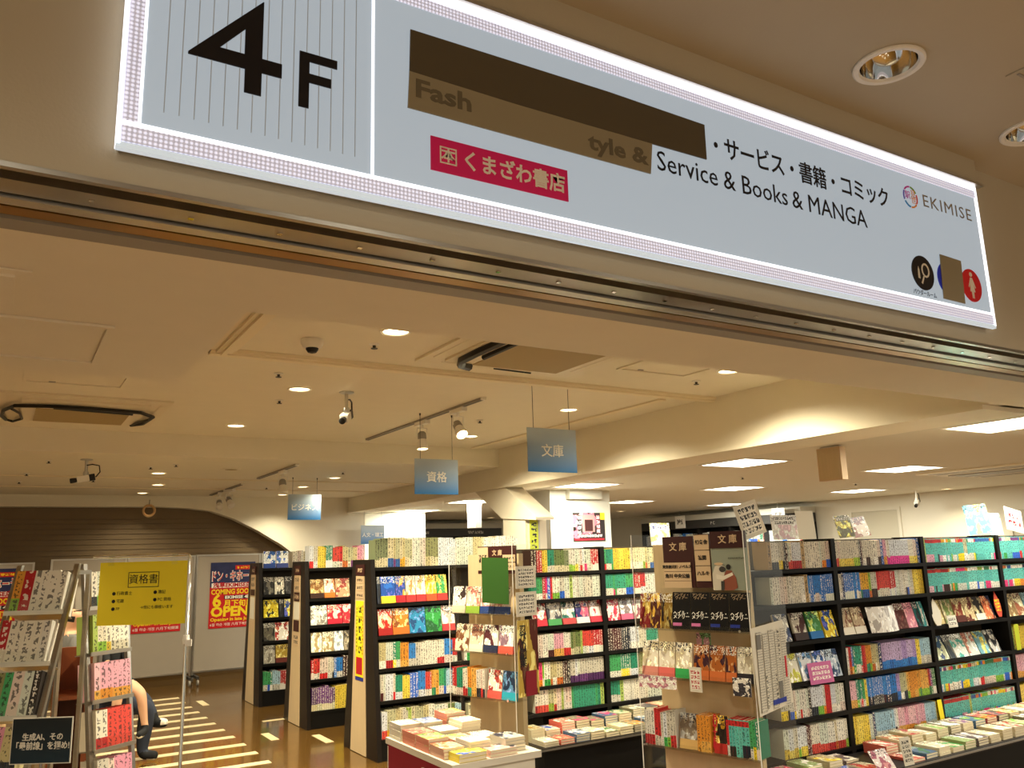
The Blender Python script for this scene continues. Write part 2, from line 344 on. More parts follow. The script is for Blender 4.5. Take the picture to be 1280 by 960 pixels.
# roller shutter in the arch
rs = thing('roller_shutter', 'brown slatted roller shutter closing the arched rear opening', 'shutter', (0, 13.66, 0))
for i in range(30):
    z = .05 + .075 * i; B(-5, 4.6, 0, .018, z, z + .066, 'shutter_paint').build('slat', rs)
B(-5, 4.6, -.03, .05, 2.29, 2.50, 'shutter_paint').build('shutter_box', rs); B(-5, 4.6, .02, .03, 0, 2.3, 'shutter_paint').build('backing', rs)
rg = thing('wall_ring', 'round brown ring hanging above the rear roller shutter', 'ring', (1.86, 13.36, 2.40))
MB().lathe([(.075, -.01), (.095, 0), (.075, .01), (.06, 0), (.075, -.01)], 'wood_light', 22, Matrix.Rotation(R(90), 4, 'X'), cap=False).build('ring_band', rg, smooth=True)
MB().tube([(0, 0, .09), (0, 0, .16)], .004, 'dark_gap').build('ring_cord', rg)

# ------------------------------------------------------------------ lit floor sign
YS = 1.811
mat('sign_edge', '#b8c4cc', .3, emit=.42, emcol='#e4eef6')
sg = thing('store_directory_sign', 'long backlit white store sign reading 4F over the shop entrance', 'sign', (0, YS, 0))
B(.150, 3.486, .004, .034, 2.478, 3.10, 'grey_plastic').build('housing', sg)
B(.17, 3.47, -.001, .004, 2.495, 3.09, 'sign_face').build('face_panel', sg)
B(.144, 3.49, -.006, .030, 2.470, 2.480, 'acrylic').build('edge_strip', sg)
B(.144, .152, -.006, .030, 2.480, 3.10, 'sign_divider').build('edge_strip', sg)
B(3.482, 3.49, -.006, .030, 2.480, 3.10, 'sign_divider').build('edge_strip', sg)
B(.144, 3.49, -.0045, .012, 2.470, 2.484, 'sign_edge').build('edge_strip', sg)
B(.153, 3.482, -.003, .001, 2.487, 2.525, 'sign_dots').build('dot_band', sg)
B(.153, 3.482, -.0032, .001, 2.525, 2.536, 'sign_divider').build('dot_band', sg)
B(.153, .183, -.003, .001, 2.536, 3.05, 'sign_dots').build('dot_band', sg)
B(.183, .190, -.0032, .001, 2.536, 3.05, 'sign_divider').build('dot_band', sg)
B(.153, 3.482, -.003, .001, 3.05, 3.085, 'sign_dots').build('dot_band', sg)
B(.153, 3.482, -.0045, .001, 3.085, 3.10, 'sign_glow').build('light_bar', sg)
B(.7175, .7245, -.0035, .001, 2.536, 3.05, 'sign_divider').build('divider', sg)
B(.12, 3.51, -.03, .036, 3.10, 3.113, 'aluminium').build('top_rail', sg)
B(.13, 3.50, -.012, .036, 3.113, ZH, 'corridor_paint').build('mounting_board', sg)
mat('sign_line', '#a3abb0', .4, emit=.12, emcol='#c8d0d4')
for i in range(15):
    x = .233 + i * .0315; B(x, x + .0022, -.0022, .001, 2.575, 3.04, 'sign_line').build('pin_stripe', sg)
mat('sign_ink', '#14121a', .4)
def flat_poly(name, outer, hole, m, parent, y0=-.004, y1=0):
    cu = bpy.data.curves.new(name, 'CURVE'); cu.dimensions = '2D'; cu.fill_mode = 'BOTH'; cu.extrude = abs(y1 - y0) / 2
    for pl in [outer] + ([hole] if hole else []):
        sp = cu.splines.new('POLY'); sp.points.add(len(pl) - 1)
        for p, q in zip(sp.points, pl): p.co = (q[0], q[1], 0, 1)
        sp.use_cyclic_u = True
    cu.materials.append(MATS[m]); return link(name, cu, parent, (0, (y0 + y1) / 2, 0), (R(90), 0, 0))
flat_poly('numeral', [(.44, 2.92), (.277, 2.738), (.277, 2.732), (.403, 2.732), (.403, 2.672), (.442, 2.672), (.442, 2.732), (.489, 2.732), (.489, 2.769), (.442, 2.769), (.442, 2.92)], [(.401, 2.835), (.401, 2.769), (.345, 2.769)], 'sign_ink', sg)
flat_poly('letter', [(.531, 2.82), (.626, 2.82), (.626, 2.797), (.556, 2.797), (.556, 2.765), (.611, 2.765), (.611, 2.741), (.556, 2.741), (.556, 2.672), (.531, 2.672)], None, 'sign_ink', sg)
mat('cover_dark', '#5a503c', .5); mat('cover_light', '#9c9278', .5); mat('cover_text', '#6d6450', .5)
flat_poly('masking_sheet', [(.825, 2.975), (1.488, 2.982), (1.884, 2.976), (1.882, 2.852), (1.650, 2.850), (1.139, 2.847), (.822, 2.852)], None, 'cover_dark', sg, -.0062, -.0022)
flat_poly('masking_sheet', [(.822, 2.853), (1.139, 2.848), (1.650, 2.851), (1.636, 2.746), (.817, 2.746)], None, 'cover_light', sg, -.0055, -.0015)
text('Fash', .072, (.835, -.0062, 2.806), 'cover_text', sg, align='LEFT', bold=.002, width=.165)
text('tyle &', .072, (1.40, -.0062, 2.795), 'cover_text', sg, align='LEFT', bold=.002, width=.232)
mat('sign_red', '#c2124e', .4, emit=.12, emcol='#d01858')
B(.882, 1.318, -.004, 0, 2.588, 2.684, 'sign_red').build('shop_plate', sg)
text('くまざわ書店', .060, (.972, -.0046, 2.634), 'ink_white', sg, align='LEFT', bold=.0014, width=.325)
for a in ((.908, .958, 2.657, 2.661), (.908, .958, 2.613, 2.617), (.908, .912, 2.617, 2.657), (.954, .958, 2.617, 2.657)): B(a[0], a[1], -.0046, -.004, a[2], a[3], 'ink_white').build('logo_frame', sg)
text('本', .044, (.933, -.0046, 2.636), 'ink_white', sg, bold=.0008)
for i_, w_ in enumerate('・サービス・書籍・コミック'): text(w_, .088, (1.932 + i_ * .0742, -.003, 2.910), 'sign_ink', sg, bold=.0012, sx=.88)
ws_ = [text(w_, .096, (0, -.003, 2.797), 'sign_ink', sg, align='LEFT') for w_ in ('Service', '&', 'Books', '&', 'MANGA')]
bpy.context.view_layer.update(); dx_ = [o.dimensions.x for o in ws_]; kx_ = 1.03 / (sum(dx_) + 4 * .03); xx_ = 1.664
for o, d_ in zip(ws_, dx_): o.location.x = xx_; o.scale = (kx_, 1, 1); xx_ += (d_ + .03) * kx_
lc = ['#c4489a', '#6a5fb8', '#4b90c8', '#e08a3c', '#d4503c', '#7a9a3c']
for i in range(6):
    m = mat('logo_%d' % i, lc[i], .4, emit=.1)
    a0 = math.pi / 2 + i * math.pi / 3; pts = []
    for k in range(7):
        a = a0 + (k / 6) * (math.pi / 3 - .14); pts.append((3.004 + .047 * math.cos(a), 2.957 + .047 * math.sin(a)))
    for k in range(6, -1, -1):
        a = a0 + (k / 6) * (math.pi / 3 - .14); pts.append((3.004 + .040 * math.cos(a), 2.957 + .040 * math.sin(a)))
    flat_poly('logo_arc', pts, None, 'logo_%d' % i, sg, -.003, 0)
for x, z, s, i in ((2.985, 2.968, '駅', 0), (3.022, 2.957, '見世', 3)):
    text('\n'.join(s), .036, (x, -.003, z - .008 if len(s) == 1 else z), 'logo_%d' % i, sg, ls=.75)
text('EKIMISE', .074, (3.080, -.003, 2.957), 'grey_plastic', sg, align='LEFT', width=.34, cs=1.15)
def disc(name, x, z, r, m, y0=-.004, y1=0):
    return flat_poly(name, [(x + r * math.cos(2 * math.pi * k / 28), z + r * math.sin(2 * math.pi * k / 28)) for k in range(28)], None, m, sg, y0, y1)
disc('icon_disc', 3.018, 2.640, .071, 'sign_ink')
mat('icon_blue', '#2030b0', .4, emit=.1); mat('icon_red', '#c01018', .4, emit=.12)
disc('icon_disc', 3.187, 2.640, .071, 'icon_blue'); disc('icon_disc', 3.352, 2.638, .071, 'icon_red')
flat_poly('masking_sheet', [(3.145, 2.738), (3.29, 2.733), (3.278, 2.548), (3.130, 2.550)], None, 'cover_light', sg, -.008, -.005)
# powder-room pictogram: hand mirror and lipstick
flat_poly('pictogram', [(3.034 + .026 * math.cos(2 * math.pi * k / 18), 2.652 + .030 * math.sin(2 * math.pi * k / 18)) for k in range(18)], [(3.034 + .018 * math.cos(2 * math.pi * k / 18), 2.652 + .022 * math.sin(2 * math.pi * k / 18)) for k in range(18)], 'ink_white', sg, -.0052, -.004)
flat_poly('pictogram', [(3.017, 2.628), (3.023, 2.624), (3.006, 2.592), (2.998, 2.597)], None, 'ink_white', sg, -.0052, -.004)
flat_poly('pictogram', [(2.982, 2.615), (2.994, 2.613), (2.994, 2.648), (2.989, 2.664), (2.984, 2.650)], None, 'ink_white', sg, -.0052, -.004)
# woman pictogram
disc('pictogram', 3.352, 2.685, .010, 'ink_white', -.0052, -.004)
flat_poly('pictogram', [(3.345, 2.671), (3.359, 2.671), (3.378, 2.630), (3.372, 2.627), (3.362, 2.648), (3.370, 2.610), (3.360, 2.610), (3.359, 2.582), (3.353, 2.582), (3.352, 2.610), (3.351, 2.582), (3.345, 2.582), (3.344, 2.610), (3.334, 2.610), (3.342, 2.648), (3.332, 2.627), (3.326, 2.630)], None, 'ink_white', sg, -.0052, -.004)
text('パウダールーム', .024, (3.015, -.003, 2.554), 'sign_ink', sg, width=.15)

# corridor downlights: mirrored cones, lamps off
def cone_light(loc, label):
    d = thing('recessed_downlight', label, 'downlight', loc)
    MB().lathe([(.118, -.001), (.118, -.008), (.112, -.012), (.098, -.010), (.093, 0)], 'white_plastic', 36, cap=False).build('trim_ring', d, smooth=True)
    MB().lathe([(.093, .0), (.088, .03), (.07, .075), (.045, .09)], 'chrome', 36, cap=False).build('reflector', d, smooth=True)
    MB().lathe([(.001, .089), (.044, .09)], 'white_plastic', 24).build('lamp', d)
    return d

cone_light((2.50, 1.52, ZH), 'large unlit mirrored downlight in corridor ceiling above the store sign')
cone_light((3.45, 1.53, ZH), 'mirrored corridor downlight by the end of the lit sign')
for x, y in [(x_, y_) for y_ in (-1.0, -3.6) for x_ in (-2.4, -.4, 1.6, 3.6, 5.6)]:  # unseen downlights added behind the camera to light the shop front
    d = thing('added_corridor_downlight', 'added corridor downlight, unseen behind the camera, lighting the shop front', 'downlight', (x, y, ZH), group='added unseen corridor downlights')
    MB().lathe([(.118, -.001), (.118, -.008), (.098, -.010), (.093, -.002)], 'white_plastic', 30, cap=False).build('trim_ring', d, smooth=True)
    MB().lathe([(.093, -.002), (.07, -.005), (.001, -.006)], 'lamp_warm', 24).build('diffuser', d)
    lamp('added_corridor_downlight_%d_offscreen' % len(COL.objects), 'SPOT', (0, 0, -.03), 340, (1.0, .94, .78), d, .08, 165)
v = thing('ceiling_vent', 'small square vent in corridor ceiling beside mirrored downlights', 'vent', (3.02, 1.28, ZH))
B(-.08, .08, -.08, .08, -.006, -.001, 'corridor_paint').build('vent_frame', v)
for i in range(5): B(-.065, .065, -.06 + .025 * i, -.05 + .025 * i, -.010, -.006, 'grey_plastic').build('slat', v)

# ------------------------------------------------------------------ ceiling fixtures
def downlight(loc, label, group, watts, spot=135):
    d = thing('downlight', label, 'downlight', loc, group=group)
    MB().lathe([(.088, -.001), (.088, -.006), (.080, -.010), (.070, -.006), (.069, -.002)], 'white_plastic', 28, cap=False).build('trim_ring', d, smooth=True)
    MB().lathe([(.070, -.0015), (.055, -.004), (.001, -.005)], 'lamp_warm', 24).build('diffuser', d)
    lamp('downlight_lamp' if loc[0] > -.5 else 'downlight_row_left_%d_offscreen' % len(COL.objects), 'SPOT', (0, 0, -.02), watts, WARM, d, .06, spot)
    return d
for x, y in ((1.78, 4.11), (1.78, 5.85), (1.76, 7.68), (4.15, 5.83), (4.11, 7.55), (4.30, 4.08), (-.7, 5.85), (-.7, 7.68)):
    downlight((x, y, ZC), 'round warm recessed downlight in the main shop ceiling', 'downlights in main shop ceiling', 255, 150)
for x, y in ((1.47, 10.02), (1.69, 11.5), (1.69, 12.85), (3.54, 10.08), (3.55, 11.4), (3.67, 12.82), (-.7, 10.0), (-.7, 12.0)):
    downlight((x, y, ZB), 'round warm recessed downlight in lower rear shop ceiling', 'downlights in rear shop ceiling', 78, 140)
for x, y in ((10.34, 5.62), (12.47, 7.55), (10.77, 13.45), (9.09, 15.85)):
    d = downlight((x, y, ZR), 'round recessed downlight among the square panels of side room', 'downlights in side room ceiling', 45)
def light_panel(x, y):
    p = thing('ceiling_light_panel', 'square white fluorescent panel recessed in side room ceiling', 'ceiling light', (x, y, ZR), group='square light panels in side room')
    B(-.32, .32, -.32, -.29, -.008, -.001, 'white_plastic').build('frame', p); B(-.32, .32, .29, .32, -.008, -.001, 'white_plastic').build('frame', p)
    B(-.32, -.29, -.29, .29, -.008, -.001, 'white_plastic').build('frame', p); B(.29, .32, -.29, .29, -.008, -.001, 'white_plastic').build('frame', p)
    B(-.29, .29, -.29, .29, -.005, -.001, 'lamp_panel').build('diffuser', p)
    lamp('panel_lamp' if (x, y) != (8.55, 3.1) else 'light_panel_right_offscreen', 'AREA', (0, 0, -.012), 56, NEUT, p, .56)
for x, y in ((6.13, 3.2), (6.14, 5.73), (6.13, 8.3), (8.55, 5.65), (8.6, 8.25), (8.55, 3.1), (11.2, 8.2), (11.6, 11.3), (8.92, 10.9), (6.12, 11.2), (6.26, 13.5)):
    light_panel(x, y)

def cassette(x0, x1, y0, y1, label, gx, cable, flap=True):
    a = thing('ceiling_air_conditioner', label, 'air conditioner', (x0, y0, ZC))
    w, l = x1 - x0, y1 - y0
    MB().prism([(0, 0), (w, 0), (w, l), (0, l)], 'z', -.016, -.001, 'cream_plastic').build('panel', a, weld=True)
    B(.14, w - .14, .14, l - .14, -.030, -.016, 'cream_plastic').build('inner_frame', a)
    B(gx[0], gx[1], gx[2], gx[3], -.035, -.030, 'grille_tan').build('grille', a)
    for fx in ((.05, .07), (w - .07, w - .05)): B(fx[0], fx[1], .16, l - .16, -.019, -.016, 'cream_plastic').build('air_flap', a)
    for fy in ((.05, .065), (l - .065, l - .05)): B(.16, w - .16, fy[0], fy[1], -.019, -.016, 'cream_plastic').build('air_flap', a)
    for k, r in cable: MB().tube(k, r, 'black_plastic', 8).build('cable', a, smooth=True)
    return a
ac = cassette(-.08, 1.06, 6.68, 7.98, 'cream ceiling cassette air conditioner with black cable looped across it', (.24, .90, .50, 1.12),
    [([(.05, 1.15, -.03), (.02, .9, -.04), (.03, .6, -.045), (.10, .36, -.045), (.3, .27, -.05), (.6, .27, -.05), (.95, .32, -.05), (1.07, .5, -.05), (1.05, .9, -.045), (.98, 1.12, -.03)], .014),
     ([(.05, 1.15, -.03), (.1, 1.2, -.035), (.16, 1.0, -.04), (.14, .7, -.045), (.08, .5, -.045)], .010), ([(.35, .30, -.05), (.9, .36, -.055)], .016), ([(.98, 1.12, -.03), (1.0, .85, -.045), (1.07, .6, -.05)], .009)])
ac2 = cassette(2.15, 3.30, 3.55, 4.66, 'cream ceiling cassette air conditioner with tan grille near the entrance soffit', (.34, .98, .3, .98),
    [([(.20, .2, -.035), (.19, .6, -.04), (.20, .85, -.04), (.26, .98, -.04), (.34, 1.03, -.035)], .030), ([(.30, .2, -.035), (.295, .75, -.04)], .018), ([(.55, 1.07, -.02), (.85, 1.09, -.02)], .006)])
a3 = thing('ceiling_air_conditioner', 'flat air conditioner panel in side room ceiling by the wall', 'air conditioner', (9.3, 4.4, ZR))
B(0, 1.4, 0, 1.6, -.02, -.001, 'cream_plastic').build('panel', a3); B(.5, .9, .1, 1.5, -.03, -.02, 'grey_plastic').build('grille', a3)
for x in (.12, .28, 1.1, 1.24): B(x, x + .05, .08, 1.52, -.024, -.02, 'grey_plastic').build('air_flap', a3)

def hatch(x, y, w, l, z, label):
    h = thing('access_hatch', label, 'hatch', (x, y, z))
    B(0, w, 0, l, -.004, -.001, 'plaster').build('hatch_panel', h)
    for a in ((-.03, -.007, -.03, l + .03), (w + .007, w + .03, -.03, l + .03), (-.007, w + .007, -.03, -.007), (-.007, w + .007, l + .007, l + .03)): B(*a, -.010, -.001, 'plaster').build('hatch_frame', h)
    B(.12, .16, l - .03, l - .015, -.010, -.004, 'steel').build('latch', h)
hatch(-.35, 3.04, .60, .54, ZS, 'flush square access hatch in the entrance soffit')
hatch(.08, 5.72, .55, .53, ZC, 'flush access hatch beside the cable-draped air conditioner')
hatch(3.54, 3.80, .55, .52, ZC, 'flush access hatch beside the tan-grille air conditioner')
v = thing('ceiling_vent', 'framed square vent in the entrance soffit', 'vent', (-.34, 2.52, ZS))
B(0, .36, 0, .36, -.006, -.001, 'plaster').build('vent_frame', v); B(.04, .32, .04, .32, -.014, -.006, 'plaster').build('vent_plate', v)
d = thing('dome_camera', 'white dome security camera with black lens on shop ceiling', 'security camera', (1.43, 4.48, ZC))
MB().lathe([(.065, -.001), (.065, -.02), (.05, -.045), (.034, -.05)], 'white_plastic', 26).build('housing', d, smooth=True)
MB().lathe([(.036, -.048), (.034, -.06), (.024, -.074), (.001, -.080)], 'black_plastic', 20).build('lens_dome', d, smooth=True)
def sprinkler(x, y, z, g):
    k = thing('sprinkler_head', 'small sprinkler head on the ' + g, 'sprinkler', (x, y, z), group='sprinkler heads on ' + g)
    MB().lathe([(.032, -.001), (.03, -.006), (.012, -.010)], 'white_plastic', 16).build('escutcheon', k, smooth=True)
    MB().lathe([(.010, -.010), (.008, -.024), (.020, -.026), (.020, -.029)], 'dark_grey', 12).build('head', k)
for x, y in ((1.78, 4.42), (1.77, 6.33), (4.33, 4.44), (3.70, 6.61), (1.5, 5.4)): sprinkler(x, y, ZC, 'main shop ceiling')
for x, y in ((.35, 9.1), (.2, 10.4), (1.3, 9.4), (1.5, 9.1), (.9, 11.0), (.15, 11.4), (3.4, 9.4), (3.1, 11.6)): sprinkler(x, y, ZB, 'rear shop ceiling')
for x, y in ((7.35, 6.9), (5.9, 9.8), (9.8, 7.2)): sprinkler(x, y, ZR, 'side room ceiling')
g = thing('ceiling_speaker', 'round flush tan ceiling speaker in rear shop ceiling', 'speaker', (2.12, 9.4, ZB))
MB().lathe([(.11, -.001), (.108, -.008), (.098, -.010)], 'plaster', 26).build('rim', g); MB().lathe([(.098, -.009), (.001, -.012)], 'grille_tan', 26).build('grille', g)

def cctv(loc, rz, label, tilt=25, white=False, s=1.0):
    k = thing('security_camera', label, 'security camera', loc, rz)
    mt = 'white_plastic' if white else 'aluminium'
    MB().lathe([(.055, -.001), (.055, -.010), (.02, -.014)], mt, 20).build('mount_plate', k, smooth=True)
    MB().tube([(0, 0, -.012), (0, 0, -.13 * s)], .014, mt).build('bracket_arm', k)
    MB().lathe([(.022, -.12 * s), (.026, -.14 * s), (.018, -.16 * s)], mt, 14).build('swivel', k, smooth=True)
    M = Matrix.Translation((0, 0, -.185 * s)) @ Matrix.Rotation(R(tilt), 4, 'Y')
    b = MB(); b.box(-.075, .075, -.030, .030, -.028, .028, 'white_plastic', M); b.build('camera_body', k)
    MB().box(-.08, -.03, -.032, .032, -.031, .031, 'black_plastic', M).build('rear_cap', k)
    MB().lathe([(.020, .0), (.024, .02), (.024, .055), (.018, .058)], 'black_plastic', 16, M @ Matrix.Translation((.075, 0, 0)) @ Matrix.Rotation(R(90), 4, 'Y')).build('lens', k, smooth=True)
    MB().tube([(0, .01, -.06), (-.05, .012, -.05), (-.11, .01, -.06), (-.12, .01, -.12), (-.085, .005, -.17)], .006, 'black_plastic').build('cable', k, smooth=True)
cctv((2.13, 5.83, ZC), R(235), 'box security camera on bracket near middle of main shop ceiling')
cctv((.66, 8.9, ZB), R(180), 'box security camera with looped cable on rear shop ceiling', 12)
cctv((12.2, 7.9, ZR), R(200), 'white bullet security camera by the side room wall', 32, True)
def track(x, y0, y1, z, label):
    t = thing('lighting_track', label, 'light track', (x, y0, z)); B(-.018, .018, 0, y1 - y0, -.020, -.001, 'grey_plastic').build('rail', t)
    B(-.008, .008, .02, y1 - y0 - .02, -.0215, -.020, 'dark_grey').build('slot_strip', t); B(-.02, .02, -.02, 0, -.022, -.001, 'white_plastic').build('end_cap', t); return t  # flat dark strip laid on the rail in place of an open slot
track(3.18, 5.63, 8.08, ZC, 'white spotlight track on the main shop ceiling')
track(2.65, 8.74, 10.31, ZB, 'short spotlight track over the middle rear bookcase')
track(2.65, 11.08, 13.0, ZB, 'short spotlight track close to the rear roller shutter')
def spotlight(loc, rz, tilt, on, label):
    k = thing('track_spotlight', label, 'spotlight', loc, rz)
    B(-.025, .025, -.11, .11, -.055, -.0225, 'white_plastic').build('driver_box', k)
    MB().tube([(0, 0, -.055), (0, 0, -.085)], .012, 'white_plastic').build('stem', k)
    y = MB()
    for s in (-1, 1): y.tube([(0, 0, -.085), (s * .048, 0, -.088), (s * .048, 0, -.16)], .006, 'white_plastic', 6)
    y.build('yoke', k)
    M = Matrix.Translation((0, 0, -.175)) @ Matrix.Rotation(R(tilt), 4, 'X')
    MB().lathe([(.022, .06), (.036, .045), (.040, 0), (.036, -.01)], 'grey_plastic', 18, M).build('heat_sink', k, smooth=True)
    MB().lathe([(.034, -.01), (.046, -.05), (.052, -.10), (.046, -.10), (.040, -.05)], 'white_plastic', 20, M, cap=False).build('lamp_head', k, smooth=True)
    MB().lathe([(.046, -.095), (.030, -.104), (.001, -.108)], 'lamp_warm' if on else 'white_plastic', 18, M).build('lamp_lens', k, smooth=True)
    if on: lamp('spot_lamp', 'SPOT', M @ Vector((0, 0, -.12)), on, WARM, k, .04, 80, (R(tilt), 0, 0))
spotlight((3.18, 6.05, ZC), 0, -42, 70, 'lit track spotlight glaring toward the entrance on main ceiling')
spotlight((3.18, 6.75, ZC), 0, -5, 30, 'track spotlight pointing straight down on main ceiling track')
spotlight((2.65, 9.25, ZB), 0, -15, 0, 'single white spotlight on the track over middle rear bookcase')
spotlight((2.65, 11.8, ZB), R(20), -40, 0, 'tilted white spotlight on the shutter-side track, entrance end')
spotlight((2.65, 12.4, ZB), R(-10), -45, 0, 'tilted white spotlight on the shutter-side track, shutter end')

def hang_sign(x, y, ztop, w, h, s, zc, label, m='board_blue', ts=.075):
    k = thing('hanging_sign', label, 'sign', (x, y, ztop - h))
    B(0, w, -.003, .003, 0, h, m).build('board', k)
    for xx in (w * .13, w * .87): MB().tube([(xx, 0, h - .004), (xx, 0, zc - (ztop - h))], .0022, 'dark_grey', 5).build('wire', k)
    for xx in (w * .13, w * .87): MB().lathe([(.008, 0), (.006, -.02)], 'dark_grey', 8, Matrix.Translation((xx, 0, zc - (ztop - h)))).build('wire_anchor', k)
    x_ = w / 2 - len(s) * ts * .5
    for part in s.replace('・', '|・|').split('|'):
        text(part, ts, (x_ + len(part) * ts * .5, -.0042, h * .47), 'ink_white', k, bold=.001); x_ += len(part) * ts
hang_sign(3.165, 4.97, 2.495, .425, .316, '文庫', ZC, 'blue-grey hanging sign reading 文庫 over the paperback bookcase', ts=.098)
hang_sign(2.98, 6.48, 2.435, .415, .302, '資格', ZC, 'blue-grey hanging sign reading 資格 above the nearest sloped-end bookcase', ts=.098)
hang_sign(2.99, 10.19, 2.415, .415, .312, 'ビジネス', ZB, 'blue-grey hanging sign reading ビジネス above the rear sloped-end bookcases', ts=.088)
hang_sign(5.02, 13.0, 2.15, .41, .30, '人文・理工', ZR, 'bright blue hanging sign reading 人文・理工 before the white rear wall', 'board_blue', .075)
k = thing('guide_box', 'beige square guide box hung from side room ceiling beside the beam', 'sign box', (5.86, 4.42, ZR - .285))
B(0, .07, 0, .23, 0, .27, 'tan_card').build('box', k); B(-.003, 0, .015, .215, .015, .255, 'wood_pale').build('face', k); B(.02, .05, .02, .21, .27, .284, 'aluminium').build('hanger', k)
k = thing('guide_box', 'white guide box hung from ceiling near the sloping brace', 'sign box', (6.05, 11.0, ZR - .40))
B(0, .10, 0, .26, 0, .36, 'white_plastic').build('box', k); B(-.003, 0, .015, .245, .015, .345, 'paper').build('face', k); B(.03, .07, .02, .24, .36, .398, 'aluminium').build('hanger', k)

# ------------------------------------------------------------------ rear partitions and posters
def partition(x0, x1, y, z1, label):
    p = thing('partition_panel', label, 'partition', (x0, y, 0)); w = x1 - x0
    B(.025, w - .025, -.012, .012, .17, z1 - .02, 'partition_grey').build('panel', p)
    B(.0, .025, -.02, .02, .12, z1, 'aluminium').build('post', p); B(w - .027, w - .002, -.02, .02, .12, z1, 'aluminium').build('post', p)
    B(.025, w - .027, -.016, .016, z1 - .02, z1, 'aluminium').build('top_rail', p); B(.025, w - .027, -.016, .016, .15, .17, 'aluminium').build('bottom_rail', p)
    for x in (.04, w - .06):
        f = B(x, x + .03, -.22, .22, .085, .12, 'dark_grey').build('foot', p)
        for yy in (-.2, .2): MB().lathe([(.035, -.012), (.04, 0), (.035, .012)], 'grey_plastic', 14, Matrix.Translation((x + .015, yy, .042)) @ Matrix.Rotation(R(90), 4, 'Y')).build('caster', p, smooth=True)
partition(-1.55, -.58, 12.9, 1.67, 'grey partition panel at far end by the shutter'); partition(-.56, .43, 12.72, 1.69, 'grey partition panel with red poster behind the ladder rack')
partition(.60, 1.505, 12.5, 1.72, 'plain grey partition panel behind the yellow notice'); partition(1.51, 2.385, 12.5, 1.73, 'grey partition panel with poster mostly behind yellow notice')
partition(2.39, 3.29, 12.5, 1.735, 'grey partition panel with red poster beside the rear bookcase'); partition(3.295, 4.2, 12.5, 1.735, 'grey partition panel behind the rear bookcase')
mat('poster_red', '#c4161c', .5); mat('poster_night', '#232a55', .5, noise=.5, nscale=14)
def don_poster(x, y, label):
    p = thing('opening_poster', label, 'poster', (x, y, .72))
    B(0, .62, -.003, 0, 0, .90, 'poster_red').build('sheet', p); B(.0, .62, -.004, -.003, .56, .90, 'poster_night').build('scenery', p)
    B(.34, .60, -.006, -.004, .795, .855, 'poster_red').build('badge', p); scrib(p, Matrix.Translation((.36, -.0066, .803)), .22, .044, 4, 1, 'ink_yellow', '#c4161c')
    t = text('ドン・キホーテ', .16, (.31, -.006, .70), 'ink_white', p, bold=.008, width=.60); text('ドン・キホーテ', .16, (.31, -.0075, .70), 'poster_red', p, bold=.001, width=.575)
    B(.02, .60, -.006, -.004, .55, .615, 'ink_white').build('banner', p); text('浅草EKIMISE店', .075, (.31, -.0068, .582), 'ink_red', p, bold=.003, width=.54)
    text('COMING SOON', .095, (.31, -.004, .49), 'ink_yellow', p, bold=.003, width=.58)
    text('6', .24, (.10, -.004, .365), 'ink_yellow', p, bold=.008); B(.20, .60, -.005, -.003, .39, .44, 'ink').build('banner', p)
    text('EKIMISE 4階', .055, (.40, -.0056, .414), 'ink_white', p, bold=.002, width=.38); text('月下旬に', .10, (.40, -.004, .325), 'ink_yellow', p, bold=.003, width=.40)
    text('OPEN!', .18, (.31, -.004, .215), 'ink_yellow', p, bold=.008, width=.57); text('Opening in late June', .06, (.31, -.004, .115), 'ink_yellow', p, bold=.002, width=.58)
    text('6월 하순 개점 六月下旬開業', .045, (.31, -.004, .045), 'ink_white', p, width=.58)
don_poster(2.59, 12.486, 'red and yellow OPEN poster on partition beside the rear bookcase')
don_poster(1.60, 12.486, 'red OPEN poster whose foot shows under the yellow notice')
don_poster(-.365, 12.706, 'red OPEN poster on partition behind the ladder rack')

# ------------------------------------------------------------------ books
def book_geo(mb, M, t, h, d, zones, ink, side=None, cover=None):
    """spine at y=0 facing -y; zones: [(z0,z1,colour)] fractions; pages set back between two boards"""
    b = .0016 if t > .008 else .001
    side = side or zones[len(zones) // 2][2]
    V = lambda x, y, z: M @ Vector((x, y, z))
    for z0, z1, colr in zones:
        mb.face([V(0, 0, z0 * h), V(t, 0, z0 * h), V(t, 0, z1 * h), V(0, 0, z1 * h)], 'print_spine', colr, ink, [(0, z0 * h / t), (1, z0 * h / t), (1, z1 * h / t), (0, z1 * h / t)])
    for x0, x1 in ((0, b), (t - b, t)):
        p = [V(x, y, z) for z in (0, h) for y in (0, d) for x in (x0, x1)]
        for q in ((4, 5, 7, 6), (2, 6, 7, 3), (0, 2, 3, 1)): mb.face([p[i] for i in q], 'print_spine', side)
        uvq = [(0, 0), (0, 1), (1, 1), (1, 0)]
        L_ = [p[i] for i in ((0, 4, 6, 2) if x0 == 0 else (1, 5, 7, 3))]
        (mb.face(L_, 'print_cover', *(cover), uvq) if cover else mb.face(L_, 'print_spine', side))
    mb.box(b, t - b, b, d - .004, .002, h - .003, 'print_spine', M, PAGE)
PAGE = c('#e6d8b8')
P_ = lambda s: [c(x) for x in s.split()]
WHT = P_('#e2dac6 #d6cdb8 #dcd6c8 #e6e0d0 #c9c2b0 #d2d6c4 #dcc8b8 #d8dadc'); CRM = P_('#d2c6a0 #c4b684 #d8cca4 #b8b48c'); MIX = P_('#b8332c #2f5c9c #d8a228 #3f7a4a #7a3a78 #e6dcc4 #283040 #c86a2c #8fae3c #d8c8a0 #e9e4d8 #f3ecda')
